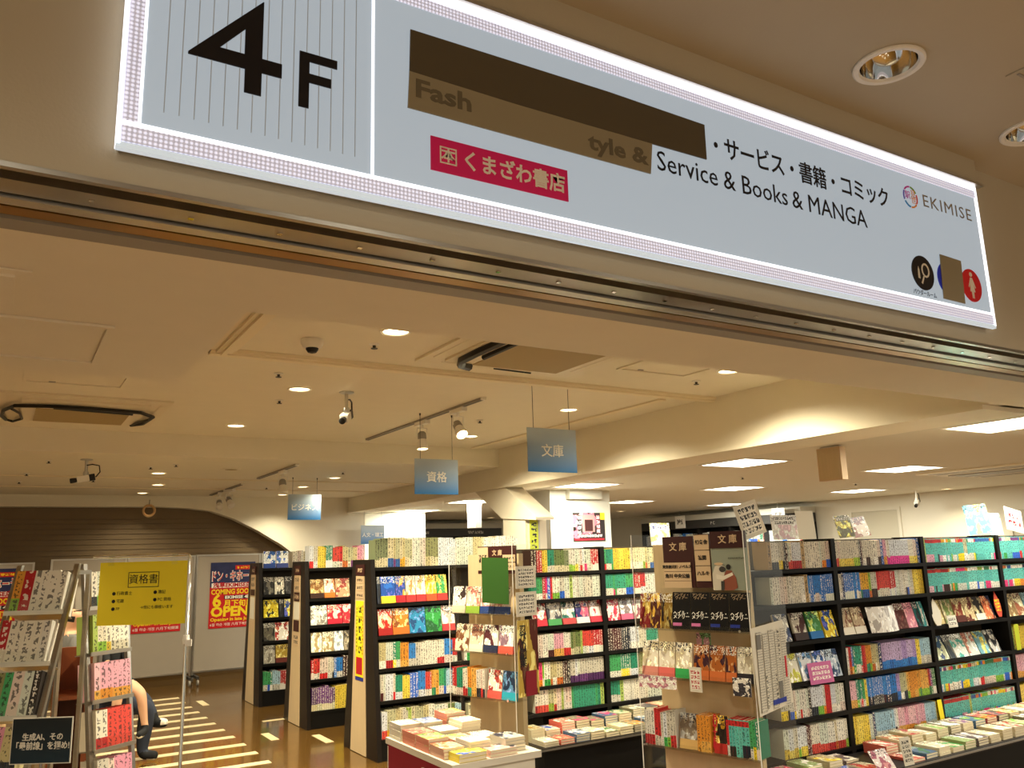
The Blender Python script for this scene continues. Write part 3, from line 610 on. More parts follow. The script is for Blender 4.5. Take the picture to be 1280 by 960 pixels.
BRT = P_('#f2d21c #2a62c8 #d42a2a #f08a1c #3aa04a #f4ede0 #e83a78 #f0e8d4 #7fb83c #f6f0e0'); TEAL = P_('#5fbcae #64c2b2 #58b6aa'); RED = P_('#c42a2c #b02228 #d4483c'); BLU = P_('#2a6ab8 #2f78c4 #3a84cc'); PUR = P_('#b49ac0 #a88cc0 #c0a8cc')
DRK = P_('#2c2622 #3a2018 #1e2430 #4a1a1c'); GRN = P_('#2c8a6a #3a9a78 #2a7e62 #46a060'); YEL = P_('#e8cc4c #efd860 #d8b83c'); ORG = P_('#dc9a3c #e0a850 #d88c30'); PNK = P_('#dca0b0 #e4b4bc #d890a4'); LIM = P_('#a8c83c #8ab83c'); OLV = P_('#6a7a44 #8a8a5a #7c8460'); SKY = P_('#a8c8d4 #98bcd0'); VIO = P_('#5a2a68 #6a3878 #4a2258')
COLNAME = {}
for nm, l in (('white', WHT), ('cream', CRM), ('teal', TEAL), ('red', RED), ('blue', BLU), ('lilac', PUR), ('dark', DRK), ('green', GRN), ('yellow', YEL), ('orange', ORG), ('pink', PNK), ('lime green', LIM), ('olive', OLV), ('pale blue', SKY), ('violet', VIO)):
    for q in l: COLNAME.setdefault(q, nm)
for q, nm in zip(MIX, 'red blue golden green purple cream navy orange lime beige white white'.split()): COLNAME.setdefault(q, nm)
for q, nm in zip(BRT, 'yellow blue red orange green white magenta cream lime white'.split()): COLNAME.setdefault(q, nm)
INKD = c('#2a2420'); INKW = c('#f2ead8')
def style(base, top=None, bot=None):
    b = random.choice(base); z = []; lo = 0.0; hi = 1.0; bn = ''
    if bot:
        lo = random.choice((.27, .30, .33)); q = random.choice(bot); z.append((0, lo, q)); bn = COLNAME.get(q, 'pale')
    if top:
        hi = .82; q = random.choice(top)
    z.append((lo, hi, b))
    if top: z.append((hi, .97, q)); z.append((.97, 1, b))
    lum = .3 * b[0] + .6 * b[1] + .1 * b[2]
    return z, ((INKD if lum > .16 else INKW)[:3] + (1.0,)), b, bn
ST = {'white': (WHT, None, BRT + DRK + WHT), 'plain': (WHT, None, None), 'cream': (CRM, None, MIX), 'mix': (MIX, None, MIX), 'teal': (TEAL, BRT + MIX, BRT + WHT + TEAL), 'tealr': (TEAL, RED, TEAL + PNK + DRK), 'red': (RED, None, None), 'redw': (RED, None, WHT), 'blue': (BLU, None, WHT + BLU), 'blued': (BLU, None, DRK), 'lilac': (PUR, None, BLU), 'dark': (DRK, None, None), 'green': (GRN, None, BRT + WHT), 'greenp': (GRN, None, None), 'yellow': (YEL, None, None), 'orange': (ORG, None, GRN + LIM + ORG), 'pink': (PNK, None, ORG), 'whiter': (WHT, None, RED), 'whitep': (WHT, None, VIO), 'violet': (VIO, None, CRM), 'olive': (OLV, None, CRM), 'sky': (SKY, None, WHT), 'bright': (BRT, None, BRT), 'whitem': (WHT, None, P_('#d42a8a #e83a98')), 'whitey': (WHT, None, YEL + LIM), 'tan': (P_('#b89a6a #a88a5c'), None, None), 'navy': (P_('#1c2c58'), None, None), 'bluediv': (P_('#24549a'), None, None), 'lime': (P_('#a4b85a'), None, None)}
COLNAME.update({c('#b89a6a'): 'tan', c('#a88a5c'): 'tan', c('#1c2c58'): 'navy', c('#24549a'): 'blue', c('#a4b85a'): 'lime green', c('#d42a8a'): 'magenta', c('#e83a98'): 'magenta'})
ROWS = []       # every spine-out book is queued, then built as its own object
def book_row(name, noun, place, origin, ang, length, spec, h, tt, d, lean=0.0, hv=.012, gap=.0006, cat='book', yaw_front=True):
    """spec: [(fraction, style)] along the shelf"""
    o = Vector(origin) + Vector((0, 0, .0007)); u = Vector((math.cos(ang), math.sin(ang), 0)); x = 0.0
    tot = sum(f for f, _ in spec); edge = 0.0; Mr = Matrix.Rotation(ang, 4, 'Z') @ Matrix.Rotation(lean, 4, 'X')
    for fr, st in spec:
        edge += fr / tot * length; base, top, bot = ST[st]; hh = h + random.uniform(-hv, hv * .4); z = None; n = 0
        if n == 0 and st in ('tan', 'navy', 'bluediv', 'lime'):
            t = .030 if edge - x > .03 else max(.012, edge - x)
            zz, ink, b, bn = style(base); ROWS.append((name, noun + ' author divider', place, o + u * x, Mr, t, h + .004, d, zz, ink, b, bn, cat)); x += t + gap; continue
        while x + tt * .7 < edge:
            t = min(random.uniform(tt * .72, tt * 1.3), length - x)
            if t < .007: break
            if z is None or random.random() < .45: z = style(base, top, bot)
            if random.random() < .3: hh = h + random.uniform(-hv, hv * .4)
            zz, ink, b, bn = z
            ROWS.append((name, noun, place, o + u * x, Mr, t, hh, d, zz, ink, b, bn, cat)); x += t + gap
def flush_rows(keep=None):
    """build the queue; with KEEP set, the largest-looking KEEP become objects, the rest one mass"""
    rows = ROWS[:]; ROWS.clear(); rest = []
    if keep and len(rows) > keep:
        def area(r):
            p = r[3] + Vector((0, 0, r[6] / 2)) - Vector((0, 0, 1.6)); D = p.dot(fw)
            sx = p.dot(r2) / D * F_PX; sy = p.dot(u2) / D * F_PX
            if abs(sx) > 640 or abs(sy) > 480: return 0
            return r[5] * r[6] / D ** 2
        order = sorted(range(len(rows)), key=lambda i: -area(rows[i])); ks = set(order[:keep]); rest = [rows[i] for i in range(len(rows)) if i not in ks]; rows = [rows[i] for i in range(len(rows)) if i in ks]
    for name, noun, place, pos, Mr, t, h, d, zz, ink, b, bn, cat in rows:
        mb = MB(); book_geo(mb, Matrix.Identity(4), t, h, d, zz, ink); o = mb.build(name); o.matrix_world = Matrix.Translation(pos) @ Mr
        cn = COLNAME.get(b, 'pale'); lb = cn + ' ' + noun + (' with ' + bn + ' band' if bn and bn != cn else '') + ' on ' + place
        tag(o, lb, cat, noun + 's on ' + place)
    if rest:
        mb = MB()
        for name, noun, place, pos, Mr, t, h, d, zz, ink, b, bn, cat in rest: book_geo(mb, Matrix.Translation(pos) @ Mr, t, h, d, zz, ink)
        o = mb.build('packed_paperbacks'); tag(o, 'tightly packed rows of pocket paperbacks filling the wall bookcase bays', 'books', kind='stuff')
def face_book(pos, ang, w, h, t, col, ink, label, tilt=-12, name='face_out_book', group=None, title=None, tcol='ink', band=None, art=1.0):
    """cover-out book leaning back: cover, page block, optional paper band and title"""
    M = Matrix.Rotation(R(tilt), 4, 'X'); o = thing(name, label, 'book', Vector(pos) + Vector((0, 0, t * abs(math.sin(R(tilt))) + .0006)), ang, group)
    ct = c(col) if isinstance(col, str) else col; ik = (c(ink) if isinstance(ink, str) else ink)[:3] + (art,)
    mb = MB(); V = lambda x, y, z: M @ Vector((x, y, z))
    mb.face([V(0, 0, 0), V(w, 0, 0), V(w, 0, h), V(0, 0, h)], 'print_cover', ct, ik, [(0, 0), (1, 0), (1, 1), (0, 1)])
    mb.box(0, w, .0004, .0016, 0, h, 'print_spine', M, ct); mb.box(0, w, t - .0016, t, 0, h, 'print_spine', M, ct); mb.box(0, .0016, .0016, t - .0016, 0, h, 'print_spine', M, ct)
    mb.build('cover', o); q = MB(); q.box(.0016, w - .003, .0018, t - .0018, .002, h - .002, 'print_spine', M, PAGE); q.build('page_block', o)
    if band:
        q = MB(); q.box(-.0004, w + .0004, -.0012, t + .0006, 0, h * .27, 'print_spine', M, c(band)); q.build('paper_band', o)
    if title: text(title, w * .8 / max(len(title.split('\n')[0]), 2), V(w / 2, -.0014, h * .72), tcol, o, (R(90 + tilt), 0, 0), bold=.0006, ls=.8)
    return o
def stack(x, y, z, w, d, n, t, cols, place, ang=0.0, name='stacked_paperback', noun='paperback'):
    """a pile of flat books, each its own object"""
    col = random.choice(cols); zz = z; cn = COLNAME.get(col, 'pale'); ink = random.choice(MIX + BRT)[:3] + (1.0,)
    for i in range(n):
        mb = MB(); hw, hd = w / 2, d / 2
        mb.face([(-hw, -hd, t), (hw, -hd, t), (hw, hd, t), (-hw, hd, t)], 'print_cover', col, ink, [(0, 0), (1, 0), (1, 1), (0, 1)])
        mb.box(-hw, hw, -hd, hd, 0, .0012, 'print_spine', None, col); mb.box(-hw, hw, -hd, hd, t - .0014, t - .0002, 'print_spine', None, col); mb.box(-hw, -hw + .0014, -hd, hd, .0012, t - .0014, 'print_spine', None, col)
        mb.box(-hw + .0014, hw - .003, -hd + .002, hd - .002, .0012, t - .0014, 'print_spine', None, PAGE)
        o = mb.build(name, None, (x + random.uniform(-.002, .002), y + random.uniform(-.002, .002), zz), rot=(0, 0, ang + random.uniform(-.02, .02))); zz += t + .0003
        tag(o, cn + ' ' + noun + (' on top of a pile on ' if i == n - 1 else ' lying flat within a pile on ') + place, 'book', noun + 's piled on ' + place)

# ------------------------------------------------------------------ three sloped-end bookcases
def sloped_case(x0, ya, n, label, strip):
    k = thing('bookcase', label, 'bookcase', (x0, ya, 0)); H = 1.60; L = .04 + .80 * n
    prof = [(0, 0), (.78, 0), (.60, H), (.18, H)]
    for i in range(n + 1):
        x = i * .80
        MB().prism(prof if i in (0, n) else [(.06, .14), (.72, .14), (.58, H - .07), (.22, H - .07)], 'x', x, x + .04, 'laminate_dark').build('end_panel' if i in (0, n) else 'divider', k, weld=True)
    B(.04, L - .04, .375, .405, .14, H - .06, 'shelf_back').build('back_panel', k)
    B(.04, L - .04, .02, .76, 0, .14, 'shelf_dark').build('plinth', k)
    for z in (.14, .43, .68, .94, 1.20, 1.505):
        yf = z / H * .18; a = B(.04, L - .04, yf, .374, z, z + .026, 'shelf_dark').build('shelf', k); B(.04, L - .04, .406, .78 - yf, z, z + .026, 'shelf_dark').build('shelf', k)
    w = MB(); w.prism([(.24, .006), (.60, .006), (.50, 1.46), (.305, 1.46)], 'x', -.006, -.0005, 'wood_pale').build('wood_strip', k, weld=True)
    B(-.007, -.0005, .30, .50, 1.462, 1.56, 'maroon').build('header_plate', k)
    SIDE = Matrix.Rotation(R(-90), 4, 'Z'); scrib(k, Matrix.Translation((-.0076, .46, 1.485)) @ SIDE, .12, .05, 2, 1, 'tan_card', '#3a1512')
    for i, (z0, z1, m, s_) in enumerate(strip[1]):
        B(-.009, -.006, .31, .49, z0, z1, m).build('label_card', k)
        if s_: scrib(k, Matrix.Translation((-.0096, .47, z0 + .012)) @ SIDE, .14, z1 - z0 - .024, 3, max(1, round((z1 - z0) / .07)), 'tan_card' if m == 'maroon' else 'ink', '#3a1512' if m == 'maroon' else '#cdb08a')
    return k
STR3 = ('資格', [(1.40, 1.455, 'tan_card', '法律'), (1.335, 1.39, 'tan_card', '公務員'), (1.27, 1.325, 'tan_card', '語学'), (.62, 1.25, 'yellow_card', None), (.59, .618, 'ink_blue', None)])
k3 = sloped_case(2.74, 6.69, 2, 'dark bookcase with long yellow strip notice on its wood end panel', STR3)
SIDE = Matrix.Rotation(R(-90), 4, 'Z')
scrib(k3, Matrix.Translation((-.0098, .425, .80)) @ SIDE, .085, .42, 1, 5, 'ink', '#f6e42c'); scrib(k3, Matrix.Translation((-.0098, .475, .82)) @ SIDE, .03, .38, 1, 12, 'ink', '#f6e42c'); scrib(k3, Matrix.Translation((-.0098, .335, .80)) @ SIDE, .022, .42, 1, 14, 'ink_red', '#f6e42c')
B(-.0098, -.0088, .33, .47, .64, .78, 'ink_red').build('printed_picture', k3)
k2 = sloped_case(2.69, 8.345, 2, 'dark bookcase with tan and maroon label cards, behind the yellow-strip case', ('語学', [(1.38, 1.455, 'tan_card', '英語'), (1.30, 1.37, 'tan_card', '辞書'), (1.20, 1.29, 'maroon', '就職'), (1.02, 1.19, 'paper', None), (.90, 1.01, 'maroon', None), (.76, .88, 'tan_card', '検定')]))
k1 = sloped_case(2.66, 9.995, 2, 'rearmost dark bookcase standing next to the grey partitions', ('経営', [(1.30, 1.455, 'tan_card', '経済'), (1.22, 1.29, 'maroon', None), (.95, 1.20, 'paper', None), (.80, .93, 'tan_card', None)]))
CN3, CN2, CN1 = 'yellow-strip bookcase', 'card-labelled bookcase', 'rearmost bookcase'
def yf(ya, z): return ya + z / 1.6 * .18 + .012
SH = {.166: 'bottom shelf', .456: 'fifth shelf', .706: 'fourth shelf', .966: 'third shelf', 1.226: 'second shelf', 1.531: 'top ledge'}
def srow(x0, ya, z, spec, h, tt, cn, x_off=.05, ln=.74, bay=''):
    book_row('reference_book', 'reference book', SH[z] + ' of ' + cn + bay, (x0 + x_off, yf(ya, z), z), 0, ln, spec, h, tt, .15, 0, .02)
srow(2.74, 6.69, .166, [(1, 'whiter'), (2, 'cream'), (1, 'white'), (1, 'lime'), (2, 'cream'), (1, 'whiter'), (2, 'white'), (1, 'olive'), (1, 'sky')], .215, .024, CN3)
srow(2.74, 6.69, .456, [(2, 'white'), (1, 'green'), (1, 'yellow'), (1, 'bright'), (1, 'blue'), (1, 'redw'), (1, 'orange'), (1, 'green'), (1, 'sky'), (1, 'blue')], .20, .022, CN3)
srow(2.74, 6.69, .706, [(1, 'cream'), (1, 'whiter'), (1, 'green'), (1, 'orange'), (1, 'blue'), (3, 'plain'), (1, 'whiter'), (1, 'blue'), (1, 'redw')], .20, .022, CN3)
srow(2.74, 6.69, 1.531, [(1, 'olive'), (2, 'cream'), (1, 'plain'), (1, 'olive'), (3, 'plain'), (1, 'cream'), (1, 'whitey'), (2, 'plain')], .25, .023, CN3, .045, 1.45)
for z, sp in ((.166, [(1, 'cream'), (1, 'whitey')]), (.456, [(1, 'cream'), (1, 'white')]), (.706, [(2, 'white'), (1, 'mix')])): srow(2.74, 6.69, z, sp, .20, .026, CN3, .85, .5, ', second bay')
srow(2.69, 8.345, .166, [(3, 'violet'), (2, 'yellow'), (1, 'white')], .22, .024, CN2, .05, .5)
srow(2.69, 8.345, .456, [(1, 'redw'), (2, 'white'), (1, 'blue'), (1, 'dark'), (1, 'white')], .20, .026, CN2, .05, .5)
srow(2.69, 8.345, 1.531, [(1, 'white'), (1, 'yellow'), (1, 'green'), (1, 'redw'), (2, 'cream'), (1, 'pink')], .22, .024, CN2, .05, .6)
srow(2.66, 9.995, .166, [(1, 'green'), (1, 'sky'), (1, 'redw'), (1, 'cream'), (1, 'orange')], .21, .026, CN1, .05, .5)
srow(2.66, 9.995, 1.531, [(1, 'plain'), (1, 'white'), (2, 'cream')], .20, .026, CN1, .40, .30)
flush_rows()
def faces(x0, ya, z, lst, cn, gap=.012, h=.20, off=.06):
    x = x0 + off
    for w, col, ink, ttl, tc, band, desc in lst:
        face_book((x, yf(ya, z) + .004, z), 0, w, h, .02, col, ink, desc + ' facing out on ' + SH[z] + ' of ' + cn, -10, 'workbook', 'workbooks facing out on ' + SH[z] + ' of ' + cn, ttl, tc, band); x += w + gap
faces(2.74, 6.69, 1.226, [(.03, '#20242c', '#303a48', None, 'ink', None, 'dark narrow workbook'), (.13, '#1c4fa8', '#2a70d0', None, 'ink_white', '#f0d030', 'blue and yellow workbook'), (.09, '#22499a', '#e0a030', None, 'ink_white', '#b01c28', 'navy workbook with red band'), (.09, '#e9dcc0', '#c89050', None, 'ink', '#c03030', 'cream workbook with red band'), (.09, '#eee6d4', '#d8b070', None, 'ink', '#c03030', 'pale workbook with red band'), (.10, '#f0b020', '#f8e060', None, 'ink', '#d85020', 'orange-yellow workbook'), (.10, '#3c9a48', '#e8d050', None, 'ink_white', '#c83028', 'green workbook')], CN3, .006, .225)
faces(2.74, 6.69, .966, [(.125, '#c8281c', '#f0c8a0', 'SPI', 'ink_white', '#a01c18', 'red workbook titled SPI'), (.15, '#8a4a1c', '#e08428', None, 'ink_yellow', '#c86a20', 'brown and orange workbook'), (.15, '#2a8ab8', '#1a4a7a', None, 'ink_yellow', None, 'sky blue workbook'), (.15, '#2f9a3c', '#1a5a28', None, 'ink_yellow', None, 'bright green workbook'), (.125, '#f2ecdf', '#e0b0a0', 'SPI', 'ink', '#c03838', 'white workbook titled SPI')], CN3, .006, .215)
for z, lst in ((1.226, [(.14, '#d8b878', '#8a5a28', None, 'ink', '#3a1c10', 'tan workbook'), (.11, '#efe6d2', '#c06028', None, 'ink', '#d87828', 'cream workbook with orange band'), (.15, '#c8a078', '#a04038', None, 'ink', None, 'brown pictured workbook')]),
               (.966, [(.17, '#ece4d2', '#8a8478', None, 'ink', None, 'white dictionary-like workbook'), (.15, '#c81c34', '#f0d0c8', None, 'ink_white', '#c81c34', 'crimson workbook'), (.12, '#d02a3a', '#f0d0c8', None, 'ink_white', None, 'red workbook')]),
               (.706, [(.11, '#eae0c8', '#b09a68', None, 'ink', None, 'ivory workbook'), (.11, '#e8dcc0', '#a89060', None, 'ink', None, 'beige workbook'), (.10, '#f3eee2', '#98a0a0', None, 'ink', None, 'plain white workbook'), (.13, '#a89a80', '#5a5244', None, 'ink', None, 'grey-brown workbook')])): faces(2.69, 8.345, z, lst, CN2, .008, .19)
for z, lst in ((1.531, [(.14, '#e8eef0', '#2a68b8', None, 'ink', '#2a4a98', 'white and blue workbook'), (.14, '#eef0ea', '#4a78c0', None, 'ink', '#3a4a90', 'pale workbook with blue band')]),
               (1.226, [(.12, '#1c1a1a', '#6a6458', None, 'ink_white', None, 'black workbook'), (.11, '#e8e0cc', '#3a3834', None, 'ink', None, 'white workbook'), (.18, '#2a2826', '#484440', None, 'ink_white', None, 'charcoal workbook')]),
               (.966, [(.17, '#e0c820', '#2a2a20', None, 'ink', None, 'yellow workbook'), (.05, '#1c1c1c', '#404040', None, 'ink_white', None, 'thin black workbook'), (.14, '#2858a8', '#e8d040', None, 'ink_white', None, 'blue workbook')]),
               (.706, [(.12, '#2c2824', '#605848', None, 'ink_white', None, 'dark workbook'), (.16, '#ece6d8', '#b03028', None, 'ink', None, 'white workbook with red print')]),
               (.456, [(.13, '#a8a090', '#787060', None, 'ink', None, 'grey workbook'), (.15, '#a88a30', '#d8c070', None, 'ink_white', '#6a3028', 'golden workbook')])): faces(2.66, 9.995, z, lst, CN1, .012, .20)

# ------------------------------------------------------------------ straight bookcases with ledge
def straight_case(x0, x1, y, bases, label, ledge=True, yl=.35):
    """spine plane at y; shelves run back .19"""
    k = thing('wall_bookcase', label, 'bookcase', (x0, y, 0)); w = x1 - x0
    B(0, .018, -.006, .20, 0, 1.645, 'shelf_dark').build('upright', k); B(w - .018, w, -.006, .20, 0, 1.645, 'shelf_dark').build('upright', k)
    B(.018, w - .018, .185, .20, .0, 1.64, 'shelf_back').build('back_panel', k)
    for z in bases: B(.018, w - .018, -.006, .184, z - .022, z - .001, 'shelf_dark').build('shelf', k)
    B(.0, w, -yl, -.0065, 0, .415, 'shelf_dark').build('base_cabinet', k); t = B(0, w, -yl - .012, -.0065, .4155, .44, 'laminate_dark').build('ledge_top', k)
    B(0, w, -yl - .016, -yl - .012, .425, .436, 'aluminium').build('edge_strip', k)
    return k
RB = (1.4775, 1.2857, 1.0795, .860, .6728, .4766); MBs = (1.4786, 1.2988, 1.1215, .920, .738, .5735)
BAYS = [(3.39, 4.276, 'bay nearest the acrylic tower'), (4.276, 5.163, 'bay with blue dividers'), (5.163, 6.05, 'teal paperback bay'), (6.05, 6.94, 'bay beyond the teal one')]
LB = ['black wall bookcase bay beside the clear acrylic tower', 'black wall bookcase bay of mixed paperbacks with blue divider books', 'black wall bookcase bay filled with teal paperbacks', 'black wall bookcase bay with pale green tab at the end']
for (a, b, n), l in zip(BAYS, LB): straight_case(a, b, 3.35, RB, l)
RN = ('top shelf', 'second shelf', 'third shelf', 'fourth shelf', 'fifth shelf', 'sixth shelf')
def prow(bay, r, spec, x0=None, x1=None, name='pocket_paperback', y=3.356, h=.152, tt=.0175, bases=RB, bays=BAYS, noun='pocket paperback'):
    a, b, n = bays[bay]; xa = (x0 if x0 is not None else a + .022); xb = (x1 if x1 is not None else b - .022)
    book_row(name, noun, RN[r] + ' of ' + n, (xa, y, bases[r]), 0, xb - xa, spec, h, tt, .11, 0, .004)
prow(0, 0, [(1, 'tan'), (3, 'white'), (1, 'dark'), (3, 'whiter'), (1, 'tan'), (4, 'plain'), (2, 'white')], 3.72)
prow(0, 1, [(5, 'plain'), (3, 'white'), (.6, 'tan'), (6, 'blue')], 3.72)
prow(0, 4, [(6, 'white'), (1, 'dark'), (3, 'white'), (1.5, 'red'), (3, 'white')], 3.72); prow(0, 5, [(5, 'whitey'), (1, 'dark'), (5, 'whiter'), (3, 'mix')], 3.72)
prow(1, 0, [(1, 'whiter'), (4, 'whitey'), (1, 'dark'), (4, 'white'), (.6, 'bluediv'), (1, 'pink'), (5, 'whitem'), (2, 'whitey'), (.6, 'bluediv')])
prow(1, 1, [(1, 'white'), (.6, 'navy'), (4, 'blue'), (1, 'orange'), (2, 'mix'), (2, 'white'), (5, 'redw'), (3, 'plain'), (2, 'white'), (3, 'yellow')])
prow(1, 3, [(2, 'mix'), (2, 'green'), (1, 'red'), (1, 'orange'), (2, 'cream'), (.6, 'navy'), (9, 'lilac'), (1, 'yellow'), (3, 'sky')])
prow(1, 4, [(2, 'pink'), (2, 'green'), (1, 'yellow'), (8, 'blued'), (1, 'lilac'), (2, 'cream'), (6, 'orange'), (2, 'mix')])
prow(1, 5, [(4, 'yellow'), (1, 'white'), (.6, 'navy'), (5, 'sky'), (1, 'white'), (7, 'pink'), (3, 'sky'), (1, 'yellow')])
prow(2, 0, [(.5, 'lime'), (4, 'tealr'), (5, 'teal'), (1, 'cream'), (7, 'teal')]); prow(2, 1, [(5, 'tealr'), (12, 'teal')])
prow(2, 4, [(2, 'teal'), (5, 'teal'), (1, 'tealr'), (10, 'teal')]); prow(2, 5, [(6, 'tealr'), (.5, 'lime'), (11, 'teal')])
prow(3, 0, [(12, 'teal')], None, 6.50); prow(3, 1, [(12, 'teal')], None, 6.50); prow(3, 3, [(.5, 'lime'), (5, 'yellow')], None, 6.46); prow(3, 4, [(6, 'pink'), (4, 'cream')], None, 6.46); prow(3, 5, [(5, 'yellow')], None, 6.46)
flush_rows(300)
def fo(bay, r, x, w, h, col, ink, desc, band=None, tilt=-14, ttl=None, tc='ink', y=3.352, bases=RB, bays=BAYS, nm='cover_out_paperback', art=1.0):
    face_book((x, y, bases[r]), 0, w, h, .014, col, ink, desc + ' on ' + RN[r] + ' of ' + bays[bay][2], tilt, nm, 'cover-out paperbacks on ' + RN[r] + ' of ' + bays[bay][2], ttl, tc, band, art)
for x, col, ink, de, bd in ((3.75, '#d9d4c8', '#3a4a6a', 'grey-white cover-out paperback', None), (3.89, '#b8b0a0', '#4a2a28', 'dull grey cover-out paperback', '#3a2a28'), (4.02, '#4a8a4c', '#c8d868', 'green landscape cover-out paperback', '#2a70b0'), (4.145, '#e8cc38', '#2a58a8', 'yellow and blue cover-out paperback', None)): fo(0, 2, x, .108, .152, col, ink, de, bd)
for x, col, ink, de, bd in ((3.80, '#c8c44c', '#e8e4d0', 'lime cover-out paperback', None), (3.92, '#e8ecee', '#6aa0c8', 'white and sky cover-out paperback', None), (4.04, '#e4eaf0', '#3a68a8', 'white cover-out paperback with blue figure', None), (4.15, '#c8d8e4', '#3a5878', 'pale blue cover-out paperback', None)): fo(0, 3, x, .105, .152, col, ink, de, bd)
for x, w, col, ink, de, bd in ((4.31, .10, '#c8b494', '#8a5a48', 'tan patterned cover-out paperback', '#e8e0cc'), (4.42, .10, '#c0a888', '#7a4a3c', 'brown patterned cover-out paperback', '#e8e0cc'), (4.83, .10, '#5a2a28', '#8a4a44', 'maroon cover-out paperback', None), (4.935, .09, '#d88a9c', '#e0a0ac', 'pink cover-out paperback', None), (5.03, .05, '#2a2c30', '#1a6a6a', 'black cover-out paperback', None), (5.09, .045, '#3a9a98', '#e8e4d8', 'teal and white cover-out paperback', None)): fo(1, 2, x, w, .155, col, ink, de, bd)
lf = thing('leaflet_sheet', 'curved white leaflet with small photos on bay with blue dividers', 'leaflet', (4.54, 3.338, RB[2]))
mb = MB()
for i in range(6):
    a0, a1 = i / 6, (i + 1) / 6; f = lambda a: (a * .27, -.03 * math.sin(math.pi * a))
    (xa, ya_), (xb, yb_) = f(a0), f(a1); mb.face([(xa, ya_, 0), (xb, yb_, 0), (xb, yb_ + .03, .15), (xa, ya_ + .03, .15)], 'print_cover', c('#ece8e0'), c('#6a5a58')[:3] + (.55,), [(a0 * 2, 0), (a1 * 2, 0), (a1 * 2, .7), (a0 * 2, .7)])
mb.build('sheet', lf, weld=True)
for x, col, ink, de in ((5.21, '#d8c488', '#b09a58', 'straw coloured cover-out novel'), (5.335, '#cdbb90', '#7a8a48', 'khaki cover-out novel'), (5.46, '#c8b07c', '#8a3a28', 'sand cover-out novel with dark red foot'), (5.575, '#d0b888', '#6a2a20', 'buff cover-out novel with brown foot'), (5.69, '#c8b484', '#2a2420', 'beige cover-out novel'), (5.805, '#e0784c', '#28304a', 'orange sunset cover-out novel')): fo(2, 2, x, .108, .154, col, ink, de, random.choice(('#5a2a20', '#e8e0cc', None)))
for x, w, col, ink, de in ((5.20, .12, '#cfd4b0', '#3a5a78', 'pale patterned cover-out novel'), (5.33, .06, '#3a4248', '#6a6a60', 'slate cover-out novel'), (5.40, .14, '#e4e4d8', '#5ab0a0', 'white and mint cover-out novel'), (5.55, .12, '#d8dcd0', '#c07a68', 'off-white cover-out novel'), (5.68, .12, '#78aeb8', '#e8d860', 'aqua cover-out novel with yellow foot'), (5.81, .12, '#c8c4b8', '#2a2c30', 'silver-grey cover-out novel')): fo(2, 3, x, w, .15, col, ink, de, None, -22)
for x, col, ink, de in ((6.09, '#d4c08c', '#8a6a40', 'ochre cover-out novel'), (6.20, '#d8cca4', '#9a5a3c', 'ivory cover-out novel'), (6.32, '#98c0c8', '#4a7a88', 'misty blue cover-out novel'), (6.43, '#88b4c0', '#e0d8c0', 'pale aqua cover-out novel')): fo(3, 2, x, .105, .154, col, ink, de)
def pop_card(pos, w, h, m, label, s=None, shape=None, tilt=-8, tc='ink', rz=0, ts=None, name='pop_card', art=None, roll=0.0):
    k = thing(name, label, 'card', pos, rz); M = Matrix.Rotation(R(tilt), 4, 'X') @ Matrix.Rotation(R(roll), 4, 'Y'); mb = MB()
    if shape:
        P0 = [M @ Vector((x * w, 0, z * h)) for x, z in shape]; P1 = [M @ Vector((x * w, .0015, z * h)) for x, z in shape]
        mb.face(P0, m); mb.face(P1[::-1], m)
        for i in range(len(P0)): mb.face([P0[i], P1[i], P1[(i + 1) % len(P0)], P0[(i + 1) % len(P0)]], m)
    elif art:
        mb.face([M @ Vector(q) for q in ((0, 0, 0), (w, 0, 0), (w, 0, h), (0, 0, h))], 'print_cover', c(art[0]), c(art[1])[:3] + (art[2],), [(0, 0), (art[3], 0), (art[3], 1), (0, 1)]); mb.box(0, w, .0005, .002, 0, h, 'paper', M)
    else: mb.box(0, w, 0, .0015, 0, h, m, M)
    mb.build('sheet', k)
    if s: scrib(k, M @ Matrix.Translation((w * .12, -.0012, h * s[4])), w * .76, h * s[3], s[0], s[1], tc, s[2])
    return k
FL = [(.5, 1), (.7, .82), (.95, .5), (.9, .2), (.7, 0), (.3, 0), (.1, .2), (.05, .5), (.3, .82)]
mat('flame_red', '#c84a34', .6); mat('pop_pink', '#c86a9c', .6)
pop_card((5.895, 3.334, RB[2] + .012), .085, .17, 'flame_red', 'red flame-shaped shelf card on teal paperback bay', (1, 4, '#c84a34', .5, .2), FL, tc='ink_yellow')
pop_card((5.165, 3.334, RB[2] + .0), .11, .17, 'paper', 'white pointed shelf card where teal bay meets mixed bay', None, FL)
pop_card((5.32, 3.330, RB[2] - .02), .10, .075, 'paper', 'small white hand-lettered card hooked under teal bay shelf', (4, 2, '#f1ead9', .7, .15))
pop_card((3.95, 3.330, RB[3] - .018), .20, .115, 'pop_pink', 'pink picture card leaning on shelf beside acrylic tower', (6, 3, '#c86a9c', .7, .15), tc='ink_white')
pop_card((6.075, 3.330, RB[3] + .0), .055, .17, 'lime_card', 'narrow pale green tab on bookcase beyond the teal one', None, tilt=0)
pop_card((5.11, 3.332, RB[5]), .045, .16, 'yellow_card', 'narrow yellow card at foot of mixed paperback bay', None, tilt=-4)
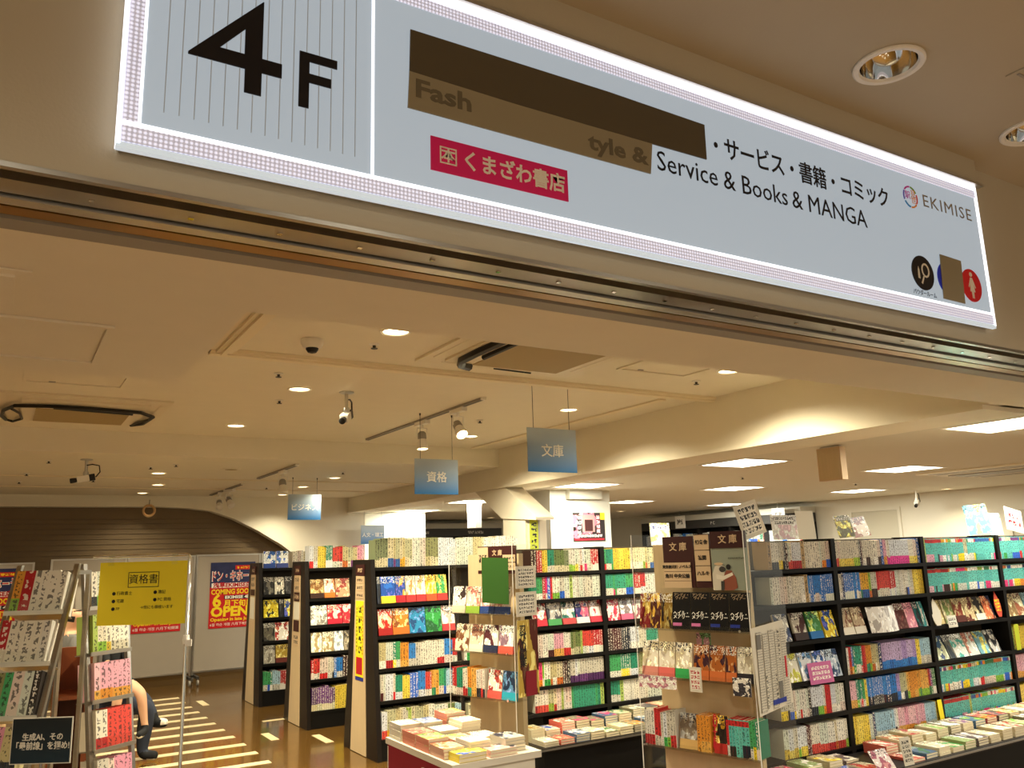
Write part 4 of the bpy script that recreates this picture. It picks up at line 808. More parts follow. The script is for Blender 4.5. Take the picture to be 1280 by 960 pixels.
# ledges of the wall bays: flat piles
LX = [(3.46, 2), (3.60, 2), (3.74, 3), (3.90, 3), (4.03, 2), (4.38, 4), (4.50, 5), (4.62, 6), (4.75, 5), (4.87, 6), (5.0, 6), (5.13, 6), (5.26, 7), (5.39, 7), (5.52, 7), (5.65, 8), (5.78, 8), (5.91, 9), (6.04, 9), (6.17, 9), (6.30, 10)]
CV = P_('#e8dcc0 #c8b890 #d86a58 #4a6a8a #8a8468 #e0d4b0 #b04a48 #98a868 #d4c4a0 #6a5a58')
for q, nm in zip(CV, 'cream khaki coral slate olive ivory brick sage sand umber'.split()): COLNAME.setdefault(q, nm)
for i, (x, n) in enumerate(LX):
    pl = 'ledge below the ' + ('bay nearest the acrylic tower' if x < 4.27 else 'bay with blue dividers' if x < 5.16 else 'teal paperback bay' if x < 6.04 else 'bay beyond the teal one')
    stack(x, 3.245, .4405, .108, .15, min(n, 6), .014, CV, pl); stack(x + random.uniform(-.004, .004), 3.085, .4405, .108, .15, max(1, n - 3) if n < 8 else 5, .014, CV, pl)
pop_card((4.22, 2.99, .4405), .085, .14, 'paper_grey', 'grey card with portrait standing on the wall bookcase ledge', (3, 5, '#cfc6b2', .8, .1), tc='ink')
pop_card((4.02, 3.0, .4405), .14, .11, None, 'glossy picture card lying against ledge piles', art=('#d8c8c0', '#a05868', 1, 1), tilt=-35)

# ------------------------------------------------------------------ paperback bookcase behind the acrylic towers
BAYM = [(2.83, 3.725, 'paperback case'), (3.725, 4.62, 'paperback case second bay')]
for (a, b, n), l in zip(BAYM, ('black paperback bookcase standing before the white column, first bay', 'black paperback bookcase second bay behind the tall acrylic tower')): straight_case(a, b, 4.9, MBs, l)
def mrow(bay, r, spec, x0=None, x1=None): prow(bay, r, spec, x0, x1, 'paperback_novel', 4.906, .150, .019, MBs, BAYM, 'paperback novel')
mrow(0, 0, [(1, 'dark'), (1.5, 'red'), (1, 'yellow'), (2, 'green'), (3, 'olive'), (2, 'whitey'), (3, 'white'), (2, 'redw')], 3.12); mrow(1, 0, [(1, 'green'), (2, 'yellow'), (3, 'cream')], None, 4.25)
mrow(0, 1, [(2, 'green'), (1, 'red'), (3, 'bright'), (2, 'white'), (.5, 'lime'), (6, 'plain')], 3.12); mrow(1, 1, [(4, 'green'), (2, 'redw'), (2, 'plain')], None, 4.25)
mrow(0, 3, [(5, 'white'), (2, 'pink'), (2, 'whiter'), (2, 'olive'), (.5, 'lime'), (5, 'redw')], 3.12); mrow(1, 3, [(4, 'dark'), (3, 'white'), (3, 'green')], None, 4.25)
mrow(0, 4, [(.5, 'lime'), (3, 'bright'), (2, 'cream'), (2, 'dark'), (7, 'whitep')], 3.12); mrow(1, 4, [(5, 'green'), (2, 'olive'), (3, 'whitep')], None, 4.25)
mrow(0, 5, [(3, 'whiter'), (2, 'cream'), (1, 'white'), (.5, 'lime'), (2, 'white'), (7, 'greenp'), (1, 'lime')], 3.12); mrow(1, 5, [(1, 'green'), (.5, 'lime'), (4, 'plain')], None, 4.25)
flush_rows()
x = 3.13
for col, ink, de, bd in (('#e4dcd4', '#a82838', 'white and crimson cover-out novel', '#c83040'), ('#3a3c48', '#b8b4ac', 'dark portrait cover-out novel', '#4a9a58'), ('#e0d8d0', '#2a6a5a', 'ivory cover-out novel with figure', '#c04848'), ('#2a2a68', '#c85878', 'navy cover-out novel', '#e8e0d8'), ('#e4d0cc', '#b83848', 'rosy cover-out novel', '#c83040')):
    fo(0, 2, x, .108, .15, col, ink, de, bd, -12, None, 'ink', 4.900, MBs, BAYM); x += .119
x = 3.76
for col, ink, de, bd in (('#b82a44', '#e8d8d0', 'crimson cover-out novel', None), ('#e0e0dc', '#7a6a68', 'pale cover-out novel with pink foot', '#d85878'), ('#d8ccc0', '#8a4a5a', 'beige cover-out novel', None), ('#c8d0c8', '#3a6a58', 'sage cover-out novel', None)):
    fo(1, 2, x, .108, .15, col, ink, de, bd, -12, None, 'ink', 4.900, MBs, BAYM); x += .119
for i, n in enumerate((5, 4, 6, 6, 5, 6, 6, 7, 7, 8, 8, 8)):
    pl = 'ledge of the paperback case' if i < 6 else 'ledge of the paperback case second bay'
    xx = 3.02 + .118 * i; stack(xx, 4.80, .4405, .108, .15, min(n, 7), .015, CV, pl); stack(xx, 4.642, .4405, .108, .15, max(2, n - 3), .015, CV, pl)
pop_card((3.06, 4.531, .20), .075, .06, 'paper', 'small white card stuck on base of the paperback bookcase', None, tilt=0)

# ------------------------------------------------------------------ clear acrylic towers
def tower(pos, ang, L, Wd, z1, trays, label, zb=0.0):
    k = thing('acrylic_display_tower', label, 'display stand', pos, ang)
    B(.11, .145, .05, L - .05, zb + .151, z1 - .05, 'wood_pale').build('core_panel', k)
    for y in (0, L): B(0, Wd, y - .002, y + .002, zb + .15, z1, 'acrylic').build('side_pane', k)
    e = 'aluminium'
    for y in (0, L): MB().tube([(.0, y, zb + .15), (.0, y, z1)], .0022, 'white_plastic', 5).build('pane_edge', k)
    B(-.02, Wd, 0, L, zb, zb + .15, 'black_plastic').build('base', k)
    for z in trays:
        B(-.012, .108, .004, L - .004, z - .004, z - .0005, 'acrylic').build('tray', k); B(-.016, -.012, .004, L - .004, z - .004, z + .022, 'acrylic').build('tray_lip', k)
        for y in (.04, L - .04): MB().lathe([(.006, 0), (.006, .006)], 'chrome', 10, Matrix.Translation((-.0165, y, z + .006)) @ Matrix.Rotation(R(-90), 4, 'Y')).build('tray_bolt', k)
    return k
TA = math.asin(.28); FACE = TA - math.pi / 2
def tw(o, s, x, z): return Vector((o[0] - .28 * s + .96 * x, o[1] + .96 * s + .28 * x, z))
TR = (2.794, 2.651, 0)
tower(TR, TA, .59, .36, 1.68, (1.245, 1.03, .73, .45), 'clear acrylic book tower with black-covered paperbacks and a newspaper sheet')
tn = 'the tower with newspaper'
def tface(o, s, z, w, h, col, ink, de, tn_, band=None, ttl=None, tc='ink', x=.010, tilt=-8, art=1.0):
    face_book(tw(o, s, x, z), FACE, w, h, .014, col, ink, de + ' on ' + tn_, tilt, 'display_paperback', 'paperbacks shown on ' + tn_, ttl, tc, band, art)
for s, col, ink, de, tt_ in ((.575, '#7a1c20', '#c8a040', 'dark red and white paperback', None), (.515, '#4a1a18', '#d8a840', 'red-brown paperback with gold art', None), (.455, '#8a6a28', '#2a1a14', 'gold paperback', None)): tface(TR, s, 1.245, .058, .16, col, ink, de, tn, None, tt_)
for i, s in enumerate((.395, .298, .201, .104)): tface(TR, s, 1.245, .094, .165, '#0c0b0c', '#241c16', 'black paperback titled in white' + (', pink strip' if i < 2 else ', blue strip'), tn, None, None, 'ink_white', art=0); bb = [o for o in COL.objects if o.name.startswith('display_paperback')][-1]; Mb = Matrix.Rotation(R(-8), 4, 'X'); MB().box(.004, .05, -.0022, -.0006, .014, .028, 'pop_pink' if i < 2 else 'ink_blue', Mb).build('cover_strip', bb); text('アンディ・\nウィアー', .0165, Mb @ Vector((.047, -.001, .145)), 'tan_card', bb, (R(82), 0, 0), ls=.8); text('ヘイル・\nメアリー', .0215, Mb @ Vector((.047, -.001, .062)), 'ink_white', bb, (R(82), 0, 0), ls=.75, bold=.0003)
for s, w, bd in ((.575, .085, '#d88a78'), (.485, .085, '#e06a60'), (.395, .085, '#3aa858')): tface(TR, s, 1.03, w, .155, '#ece2cc', '#d8c8a4', 'cream paperback with ' + {'#d88a78': 'salmon', '#e06a60': 'coral', '#3aa858': 'green'}[bd] + ' band', tn, bd)
for s, w in ((.30, .075), (.22, .075), (.14, .05)): tface(TR, s, 1.03, w, .15, '#a85c24', '#3a1c28', 'orange crowd-patterned paperback', tn, '#c86a34')
tface(TR, .085, 1.03, .07, .15, '#e4dcc8', '#b8ac94', 'off-white paperback with small print', tn, '#28242a')
pop_card(tw(TR, .30, -.027, .985), .06, .105, 'paper', 'white price card hung on the tower with newspaper', (3, 4, '#f1ead9', .8, .1), None, 0, 'ink_red', FACE)
pop_card(tw(TR, .57, -.027, .985), .20, .055, None, 'floral strip card along tray of tower with newspaper', None, None, 0, 'ink', FACE, art=('#ece4d8', '#b87888', 1, 3))
pop_card(tw(TR, .09, -.027, .985), .085, .075, None, 'black and white photo card of person on newspaper tower', None, None, 0, 'ink_white', FACE, art=('#38343a', '#e4dcd0', 1, 1))
pop_card(tw(TR, .33, .105, 1.13), .075, .095, None, 'small green and pink illustrated card inside the newspaper tower', None, None, 0, 'ink', FACE, art=('#7aa868', '#e0a8b0', 1, 1))
book_row('tower_paperback', 'spine-out paperback', 'lower tray of newspaper tower', tw(TR, .575, .006, .73), FACE, .17, [(3, 'whiter'), (2, 'redw'), (2, 'white'), (2, 'whiter')], .155, .0145, .095)
book_row('tower_paperback', 'spine-out paperback', 'lower tray of newspaper tower', tw(TR, .30, .006, .73), FACE, .075, [(1, 'orange')], .155, .0145, .095)
book_row('tower_paperback', 'spine-out paperback', 'lower tray of newspaper tower', tw(TR, .155, .006, .73), FACE, .15, [(1, 'redw'), (4, 'tealr'), (2, 'green')], .155, .0145, .095)
flush_rows()
tface(TR, .395, .73, .09, .15, '#a8a49c', '#7a6a58', 'grey floral paperback', tn, '#c8a060'); tface(TR, .222, .73, .062, .155, '#d8a82c', '#2a2018', 'yellow paperback titled BUTTER', tn, '#b02c24')
text('\n'.join('BUTTER'), .032, (.010, -.002, .09), 'ink_red', [o for o in COL.objects if o.name.startswith('display_paperback')][-1], (R(82), 0, 0), bold=.001, ls=.72)
for i, s in enumerate((.49, .33)): stack(*tw(TR, s, .045, 0)[:2], .4505, .105, .15, 5, .015, P_('#d88a80 #c86a68'), 'bottom tray of the newspaper tower', TA)
# header boards on the tower
def header(o, s0, s1, z0, z1, m, label, items, xoff=.05):
    k = thing('header_board', label, 'sign', tw(o, s0, xoff, z0), FACE); w = s0 - s1; B(0, w, 0, .006, 0, z1 - z0, m).build('board', k)
    for x0, x1, a, b, mm, s_, ts, tc in items:
        B(x0, x1, -.003, -.0004, a, b, mm).build('name_plate', k) if mm else None
        if s_ == '#': scrib(k, Matrix.Translation((x0 + .008, -.0036 if mm else -.001, a + (b - a) * .25)), x1 - x0 - .016, (b - a) * .5, ts, 1, tc, {'tan_card': '#cdb08a', None: '#8f9684'}[mm])
        elif s_: text(s_, ts, ((x0 + x1) / 2, -.0038 if mm else -.001, (a + b) / 2), tc, k, bold=.0006)
    return k
header(TR, .445, .28, 1.43, 1.665, 'maroon', 'maroon 文庫 header board with four publisher name plates on newspaper tower', [(.0, .165, .14, .23, None, '文 庫', .042, 'tan_card'), (.0, .145, .075, .115, 'tan_card', '東京創元社 ノベルス', .017, 'ink'), (.0, .145, .032, .073, 'tan_card', '角川 中央公論', .021, 'ink'), (.0, .145, .0, .03, 'tan_card', None, 0, 'ink')])
header(TR, .275, .195, 1.43, 1.672, 'maroon', 'narrow maroon board with three tan publisher plates on newspaper tower', [(.002, .078, .17, .238, 'tan_card', '幻冬舎', .022, 'ink'), (.002, .078, .10, .167, 'tan_card', '徳間', .022, 'ink'), (.002, .078, .03, .097, 'tan_card', 'ハルキ', .022, 'ink')])
mat('poster_sage', '#8f9684', .6)
hk = header(TR, .19, .012, 1.42, 1.68, 'poster_sage', 'sage green poster with embracing figures below maroon 文庫 strip on tower', [(.0, .178, .185, .26, 'maroon', '文 庫', .042, 'tan_card'), (.075, .17, .13, .15, None, '#', 10, 'ink')])
mat('figure_rust', '#8a4a34', .7)
def ell(cx, cz, rx, rz_): return [(cx + rx * math.cos(2 * math.pi * q / 16), cz + rz_ * math.sin(2 * math.pi * q / 16)) for q in range(16)]
for j, (pl, m_) in enumerate((([(.0, .0), (.0, .07), (.015, .105), (.042, .116), (.066, .10), (.058, .06), (.05, 0)], 'paper_grey'), ([(.055, 0), (.052, .055), (.072, .088), (.098, .085), (.116, .055), (.122, .012), (.10, 0)], 'figure_rust'), ([(.02, .07), (.055, .062), (.10, .078), (.104, .066), (.055, .045), (.02, .05)], 'paper'), (ell(.052, .092, .016, .013), 'dark_grey'), (ell(.083, .102, .011, .012), 'ink'), ([(.04, 0), (.042, .04), (.058, .04), (.056, 0)], 'dark_grey'), (ell(.035, .116, .022, .006), 'tan_card'))):
    MB().prism(pl, 'y', -.0012 - .0004 * j, -.0003, m_).build('printed_figure', hk)
npp = thing('newspaper_sheet', 'newspaper page hung on the narrow side of the acrylic tower', 'newspaper', tw(TR, -.012, .0, .905), TA)
mb = MB(); M = Matrix.Rotation(R(-3), 4, 'Y'); mb.face([M @ Vector(q) for q in ((0, 0, 0), (.32, -.004, 0), (.30, -.004, .36), (-.01, 0, .36))], 'paper_grey'); mb.face([M @ Vector(q) for q in ((-.01, .001, .36), (.30, -.003, .36), (.32, -.003, 0), (0, .001, 0))], 'paper_grey'); mb.build('sheet', npp)
for j in range(5): scrib(npp, Matrix.Translation((.012 + j * .058, -.0052, .012 + .02 * (j % 2))), .050, .33 - .03 * (j % 2), 6, 30, 'ink_grey', '#cfc6b2')
for x, z in ((.21, .20), (.07, .02), (.16, .02)): scrib(npp, Matrix.Translation((x, -.0058, z)), .02, .14, 1, 7, 'ink', '#cfc6b2')
for x0, x1, z0, z1, m_ in ((.01, .05, .27, .33, 'ink_grey'), (.19, .225, .05, .12, 'ink_grey'), (.12, .25, .03, .05, 'ink_blue'), (.265, .28, .13, .22, 'ink_red')): B(x0, x1, -.007, -.0055, z0, z1, m_).build('printed_block', npp)
TL = (2.438, 4.023, 0)
tower(TL, TA, .51, .21, 1.66, (1.28, 1.07, .83, .60), 'clear acrylic book tower behind the white table with green hanging sheet')
tn2 = 'the tower behind white table'
for s, col, ink, de, bd in ((.50, '#e8dccc', '#3a2a28', 'pale portrait paperback', '#d8c8a8'), (.385, '#e4ccb4', '#c87868', 'peach paperback', '#8aa83c'), (.27, '#ecd8c8', '#d89088', 'light pink paperback', '#28407a'), (.155, '#e8d0c0', '#c88878', 'rose paperback', '#28407a')): tface(TL, s, 1.28, .108, .15, col, ink, de, tn2, bd)
for s, col, ink, de, bd in ((.48, '#e6d6b8', '#7a4a30', 'sepia paperback', None), (.365, '#e0d0b4', '#8a5a48', 'tan sketch paperback', '#e8e0cc'), (.25, '#e4dcd0', '#5a2a30', 'ivory figure paperback', '#28304a'), (.135, '#ece4dc', '#8a6a78', 'white drawn paperback', '#d85848')): tface(TL, s, 1.07, .108, .15, col, ink, de, tn2, bd)
book_row('tower_paperback', 'spine-out paperback', 'lower tray of tower behind white table', tw(TL, .50, .006, .83), FACE, .26, [(1, 'redw'), (2, 'green'), (1, 'whiter'), (2, 'orange'), (2, 'white')], .155, .017, .095)
flush_rows()
for s, col, ink, de, bd in ((.225, '#e8dcd0', '#a83a34', 'white and red girl paperback', '#e05a50'), (.115, '#5a8ab0', '#203048', 'blue anime-style paperback', '#2aa0b8')): tface(TL, s, .83, .105, .15, col, ink, de, tn2, bd)
header(TL, .312, .012, 1.50, 1.655, 'maroon', 'maroon 文庫 header with tan plates on tower behind white table', [(.09, .22, .08, .15, None, '文 庫', .035, 'tan_card'), (.0, .085, .02, .15, 'tan_card', '#', 3, 'ink'), (.20, .295, .065, .105, 'tan_card', '#', 4, 'ink'), (.20, .295, .02, .06, 'tan_card', '#', 4, 'ink')], .045)
pop_card(tw(TL, .21, -.03, 1.345), .185, .25, 'green_card', 'green sheet hanging askew on tower behind white table', None, None, 3, 'ink', FACE + .12, roll=2.5)
gs = [o for o in COL.objects if o.name.startswith('pop_card')][-1]; B(.004, .181, -.004, -.0015, .215, .232, 'ink').build('dark_band', gs)
pk = thing('novel_poster', 'ochre samurai novel poster on narrow face of table-side tower', 'poster', tw(TL, -.012, .01, .85), TA)
mb = MB(); mb.face([(0, 0, 0), (.17, 0, 0), (.17, 0, .40), (0, 0, .40)], 'print_cover', c('#c8a84c'), c('#5a2418')[:3] + (1,), [(0, 0), (1, 0), (1, .72), (0, .72)]); mb.box(0, .17, .0004, .002, 0, .40, 'paper'); mb.build('sheet', pk)
text('\n'.join('忍びの副業'), .058, (.045, -.001, .26), 'ink', pk, bold=.001, ls=.72); B(.06, .15, -.0012, -.0002, .0, .13, 'cloth_red').build('printed_block', pk)
for z, h, l in ((1.27, .13, 'small white notice with portrait on table-side tower face'), (1.42, .12, 'white notice card high on the table-side tower face')): pop_card(tw(TL, -.012, .01, z), .17, h, 'paper', l, (7, 5, '#f1ead9', .8, .1), None, 0, 'ink', TA)

# ------------------------------------------------------------------ white table with red cloth
tb = thing('display_table', 'white display table of piled books with a red cloth side', 'table', (1.84, 3.6, 0))
B(-.01, .47, -.01, .76, .65, .68, 'table_white').build('table_top', tb); B(.02, .45, .02, .73, .0, .65, 'table_white').build('body', tb)
cl = B(-.006, .019, .03, .74, .02, .648, 'cloth_red').build('cloth', tb)
for y in (.035, .735): B(-.0075, -.006, y - .004, y + .004, .03, .64, 'paper').build('stitching', cl)
MB().prism([(.30 + .06 * math.cos(q * math.pi / 10), .54 + .075 * math.sin(q * math.pi / 10)) for q in range(20)], 'x', -.009, -.006, 'paper').build('seal', cl)
text('お', .10, (-.0098, .30, .54), 'ink', cl, (R(90), 0, R(-90)), bold=.003)
TT = [(1.90, 4.27, 5), (2.02, 4.25, 5), (2.15, 4.24, 7), (2.15, 4.07, 6), (1.90, 4.10, 4), (2.03, 4.08, 4), (1.90, 3.94, 4), (2.03, 3.92, 3), (2.16, 3.90, 3), (1.90, 3.78, 3), (2.03, 3.76, 4), (1.93, 3.65, 0), (2.05, 3.68, 0), (2.20, 3.72, 4)]
for q, nm in zip(P_('#dccbb0 #d8c0a0 #d8a890 #d8c84e #d8d0c0 #d88a74 #c8c0b0 #e8d048 #e8b8a8 #d88a80 #c86a68'), 'ivory buff apricot lemon chalk salmon stone yellow blush rosy coral'.split()): COLNAME[q] = nm
for x, y, n in TT:
    if n: stack(x, y, .6805, .112, .150, n, .0155, P_('#dccbb0 #d8c0a0 #d8a890 #d8d0c0 #d88a74 #c8c0b0'), 'the white display table', 0, 'piled_paperback')
stack(1.945, 3.655, .6805, .148, .105, 2, .018, P_('#e8d048'), 'the front edge of white table', 0, 'piled_paperback'); stack(2.11, 3.655, .6805, .148, .105, 2, .016, P_('#e8b8a8'), 'the front edge of white table', 0, 'piled_paperback')

# ------------------------------------------------------------------ cards and posters standing on the cases
ZT = 1.6455
pop_card((4.30, 5.02, ZT), .20, .17, None, 'white illustrated poster with yellow ducks on paperback bookcase top', (6, 1, '#ecebe4', .22, .68), None, -4, 'ink_blue', 0, art=('#ecebe4', '#e4d450', .8, 1))
pop_card((3.64, 3.44, ZT), .20, .20, 'paper', 'hand-lettered white sheet tilted above the acrylic tower', (5, 4, '#f1ead9', .8, .1), None, -8, 'ink', 0, roll=-14)
pop_card((3.88, 3.44, ZT), .22, .145, None, 'white poster with coloured small print on the wall bookcase top', (9, 2, '#ecebe6', .35, .6), None, -5, 'ink', 0, art=('#ecebe6', '#d8b0c0', .7, 2))
pop_card((4.12, 3.46, ZT), .16, .17, 'paper', 'blank white card standing on the wall bookcase top', None, None, -4)
pop_card((4.47, 3.44, ZT), .16, .14, None, 'dark olive magazine cover leaning on the wall bookcase top', (5, 1, '#5a5428', .2, .75), None, -12, 'paper_grey', 0, art=('#5a5428', '#c8b83c', 1, 1), roll=-4)
pop_card((4.65, 3.46, ZT), .17, .13, None, 'pale brown magazine cover behind olive one on bookcase top', None, None, -16, art=('#d0c4b4', '#8a5a4a', 1, 1), roll=-6)
pop_card((5.885, 3.44, ZT), .30, .21, None, 'large teal and yellow sunburst poster on teal bay top', None, None, -6, art=('#5ab0b4', '#e0d86a', 1, 1.4), roll=-4)
pop_card((6.19, 3.46, ZT), .17, .16, None, 'mint poster beside the sunburst poster on teal bay top', None, None, -6, art=('#8accc4', '#f0e8dc', 1, 1))
pop_card((6.30, 3.40, ZT + .042), .22, .17, 'paper', 'white poster with red stripe at end of bookcase top', (3, 2, '#f1ead9', .6, .2), None, -6, 'ink_red', 0, roll=10)
mat('flesh_pink', '#b8807a', .6)
pw = thing('column_poster', 'black and pink event poster with portrait on the white column', 'poster', (6.39, 8.99, 1.755))
mb = MB(); mb.face([(0, 0, 0), (.52, 0, 0), (.52, 0, .37), (0, 0, .37)], 'print_cover', c('#241a1a'), c('#c86a7a')[:3] + (1,), [(0, 0), (1, 0), (1, .72), (0, .72)]); mb.box(0, .52, .0005, .006, 0, .37, 'paper'); mb.build('sheet', pw)
B(.15, .35, -.003, -.0005, .12, .34, 'flesh_pink').build('portrait', pw); B(.19, .32, -.004, -.003, .13, .28, 'maroon').build('portrait', pw)
scrib(pw, Matrix.Translation((.07, -.002, .08)), .07, .26, 1, 4, 'ink_white', '#241a1a'); scrib(pw, Matrix.Translation((.38, -.002, .10)), .06, .24, 1, 4, 'ink_white', '#7a3a42'); scrib(pw, Matrix.Translation((.07, -.0021, .045)), .40, .05, 9, 1, 'ink_white', '#3a2024'); B(.45, .52, -.003, -.0005, .28, .37, 'ink_yellow').build('yellow_tag', pw); B(.02, .50, -.002, -.0005, .012, .035, 'ink_red').build('red_line', pw)
pop_card((4.985, 7.836, 1.58), .11, .40, 'lime_card', 'tall yellow-green card fixed to the pale column post', (1, 6, '#c9d437', .9, .05), None, 0, 'ink', 0)

# ------------------------------------------------------------------ far dark bookcases along the side room walls
def far_case(pos, ang, L, label, head, n_text, place, spec):
    k = thing('tall_bookcase', label, 'bookcase', pos, ang)
    B(0, L, 0, .40, 2.05, 2.22, 'dark_grey').build('header_band', k); B(0, L, .36, .40, 0, 2.05, 'shelf_dark').build('back_panel', k)
    B(0, L, -.01, .40, 2.2205, 2.33, 'white_paint').build('cornice', k)
    nb = int(round(L / .9))
    for i in range(nb + 1): B(i * L / nb - (.02 if i else 0), i * L / nb + (.02 if i < nb else 0), 0, .359, 0, 2.049, 'shelf_dark').build('upright', k)
    for z in (.3, .65, 1.0, 1.35, 1.70): B(.021, L - .021, .02, .358, z - .025, z - .001, 'shelf_dark').build('shelf', k)
    for i in range(n_text):
        if head: text(head, .085, ((i + .5) * L / n_text, -.0015, 2.135), 'paper', k)
        else: scrib(k, Matrix.Translation(((i + .5) * L / n_text - .2, -.0015, 2.09)), .4, .085, 5, 1, 'paper_grey', '#3a3834')
    u = Vector((math.cos(ang), math.sin(ang), 0)); v_ = Vector((-math.sin(ang), math.cos(ang), 0))
    for i in range(nb):
        p = Vector(pos) + u * (i * L / nb + .03) + v_ * .10
        for z in (1.70, 1.35): book_row('magazine_volume', 'tall book', ('upper' if z > 1.5 else 'lower') + ' shelf of ' + place, p + Vector((0, 0, z)), ang, L / nb - .06, spec, .25, .045, .2, 0, .03)
far_case((7.1, 16.6, 0), 0, 2.7, 'tall black bookcase on the far wall seen past the sloping brace', None, 2, 'far wall bookcase', [(2, 'plain'), (2, 'cream'), (1, 'olive'), (1, 'lilac'), (2, 'sky'), (1, 'yellow')])
far_case((12.5, 14.9, 0), -math.pi / 2, 4.5, 'tall black bookcase with PC headers along the side wall', 'P C', 5, 'PC bookcase', [(2, 'plain'), (1, 'sky'), (1, 'blue'), (2, 'white'), (1, 'green'), (1, 'red')])
flush_rows()
for y, l in ((13.4, 'small framed aisle marker over far end of PC bookcase'), (10.75, 'small framed aisle marker over near end of PC bookcase')):
    k = thing('aisle_marker', l, 'sign', (12.3, y, 2.06)); B(0, .01, -.15, .15, 0, .26, 'white_plastic').build('board', k); scrib(k, Matrix.Translation((-.002, .10, .05)) @ Matrix.Rotation(R(-90), 4, 'Z'), .2, .16, 1, 1, 'ink_grey', '#efeade'); MB().tube([(.005, 0, .26), (.005, 0, ZR - 2.061)], .006, 'aluminium', 6).build('hanger', k)

# ------------------------------------------------------------------ ladder racks by the entrance
def ladder(pos, ang, w, k_, shelves, label, depth=.10, top=1.62):
    o = thing('ladder_rack', label, 'rack', pos, ang); Y = lambda z: -(1.6 - z) * k_
    for x in (0, w):
        MB().prism([(Y(top) - .012, top), (Y(top) + .012, top), (Y(0) + .012, 0), (Y(0) - .012, 0)], 'x', x - .011, x + .011, 'steel').build('upright', o, weld=True)
        MB().prism([(depth + .03, top - .03), (depth + .05, top - .03), (depth + .05, 0), (depth + .03, 0)], 'x', x - .009, x + .009, 'steel').build('rear_leg', o, weld=True)
        B(x - .009, x + .009, Y(top - .04) + .012, depth + .03, top - .05, top - .03, 'steel').build('top_link', o)
    for z in shelves:
        y = Y(z); Mt = Matrix.Translation((0, y - .03, z)) @ Matrix.Rotation(-math.atan(k_) * .75, 4, 'X'); MB().box(.012, w - .012, 0, depth + .03, -.006, -.001, 'steel', Mt).build('shelf', o); B(.0, w, y - .036, y - .031, z - .012, z + .008, 'aluminium').build('shelf_rail', o)
        B(.012, w - .012, y - .036, y - .034, z + .008, z + .055, 'acrylic').build('front_guard', o)
    return o
AA, KA, PA = math.atan2(-.45, .9), .42, (.096, 4.647, 0)
SA = (1.41, 1.195, .985, .775, .56)
ladder(PA, AA, .26, KA, SA, 'steel ladder rack of rubber-banded cream books behind the black notice')
AB_, KB, PB = R(35), .147, (.400, 5.057, 0)
SB = (1.393, 1.163, .928, .693, .458)
ladder(PB, AB_, .258, KB, SB, 'steel ladder rack of pink and black paperbacks beside yellow notice')
def on_rack(P0, ang, k_, z, x=0.0, back=.0):
    y = -(1.6 - z) * k_ - .028 + back; return Vector((P0[0] + math.cos(ang) * x - math.sin(ang) * y, P0[1] + math.sin(ang) * x + math.cos(ang) * y, z))
for i, sp in enumerate(([(1, 'orange'), (1, 'red'), (4, 'plain')], [(1, 'redw'), (5, 'plain')], [(1, 'pink'), (1, 'olive'), (1, 'greenp'), (2, 'plain'), (1, 'dark')], [(1, 'redw'), (2, 'pink'), (2, 'cream')], [(3, 'cream')])):
    book_row('banded_book', 'thick book', ('top', 'second', 'third', 'fourth', 'fifth')[i] + ' tier of rack behind black notice', on_rack(PA, AA, KA, SA[i], .016), AA, .228, sp, .19, .036, .125, -math.atan(KA) * .75, .006)
for i, sp in enumerate(([(3, 'white'), (1, 'dark'), (1, 'plain')], [(1, 'lime'), (2, 'whitey'), (3, 'white')], [(6, 'pink')], [(2, 'whiter'), (3, 'red')], [(2, 'white'), (2, 'pink')])):
    book_row('banded_book', 'thick book', ('top', 'second', 'third', 'fourth', 'fifth')[i] + ' tier of rack beside yellow notice', on_rack(PB, AB_, KB, SB[i], .016), AB_, .226, sp, .19, .030, .12, -math.atan(KB) * .75, .006)
flush_rows()
wb = thing('wooden_stand', 'reddish brown wooden stand between the two ladder racks', 'stand', (.335, 5.72, 0), R(-4))
B(0, .03, 0, .35, 0, 1.12, 'wood_brown').build('side_board', wb); B(.17, .20, 0, .35, 0, 1.12, 'wood_brown').build('side_board', wb); B(.03, .17, .0, .34, .30, .32, 'wood_brown').build('shelf', wb); B(.03, .17, .0, .34, .85, .87, 'wood_brown').build('shelf', wb); B(.03, .17, .33, .35, 0, 1.12, 'wood_brown').build('back_board', wb)
cb = thing('book_carton', 'tan cardboard box of goods beside the ladder racks', 'box', (-.16, 4.62, 0), R(-20))
B(0, .22, 0, .25, 0, .86, 'bag_paper').build('carton', cb); B(0, .22, -.004, 0, .5, .7, 'paper').build('label', cb); B(.0, .22, .0, .11, .861, .868, 'bag_paper').build('flap', cb); B(.0, .22, .14, .25, .861, .868, 'bag_paper').build('flap', cb)
for i, (z, cl_, l) in enumerate(((.869, '#d8b888', 'tan wrapped parcel on top of cardboard box'), (.99, '#c8a878', 'folded brown parcel stacked uppermost beside the rack'))):
    p = thing('parcel', l, 'parcel', (-.13, 4.63, z), R(-20)); mm = mat('parcel_%d' % i, cl_, .7, noise=.1); B(0, .17, 0, .2, 0, .118, mm).build('wrap', p); B(.07, .10, -.002, .202, -.0 + .0, .12, 'paper').build('tape', p)

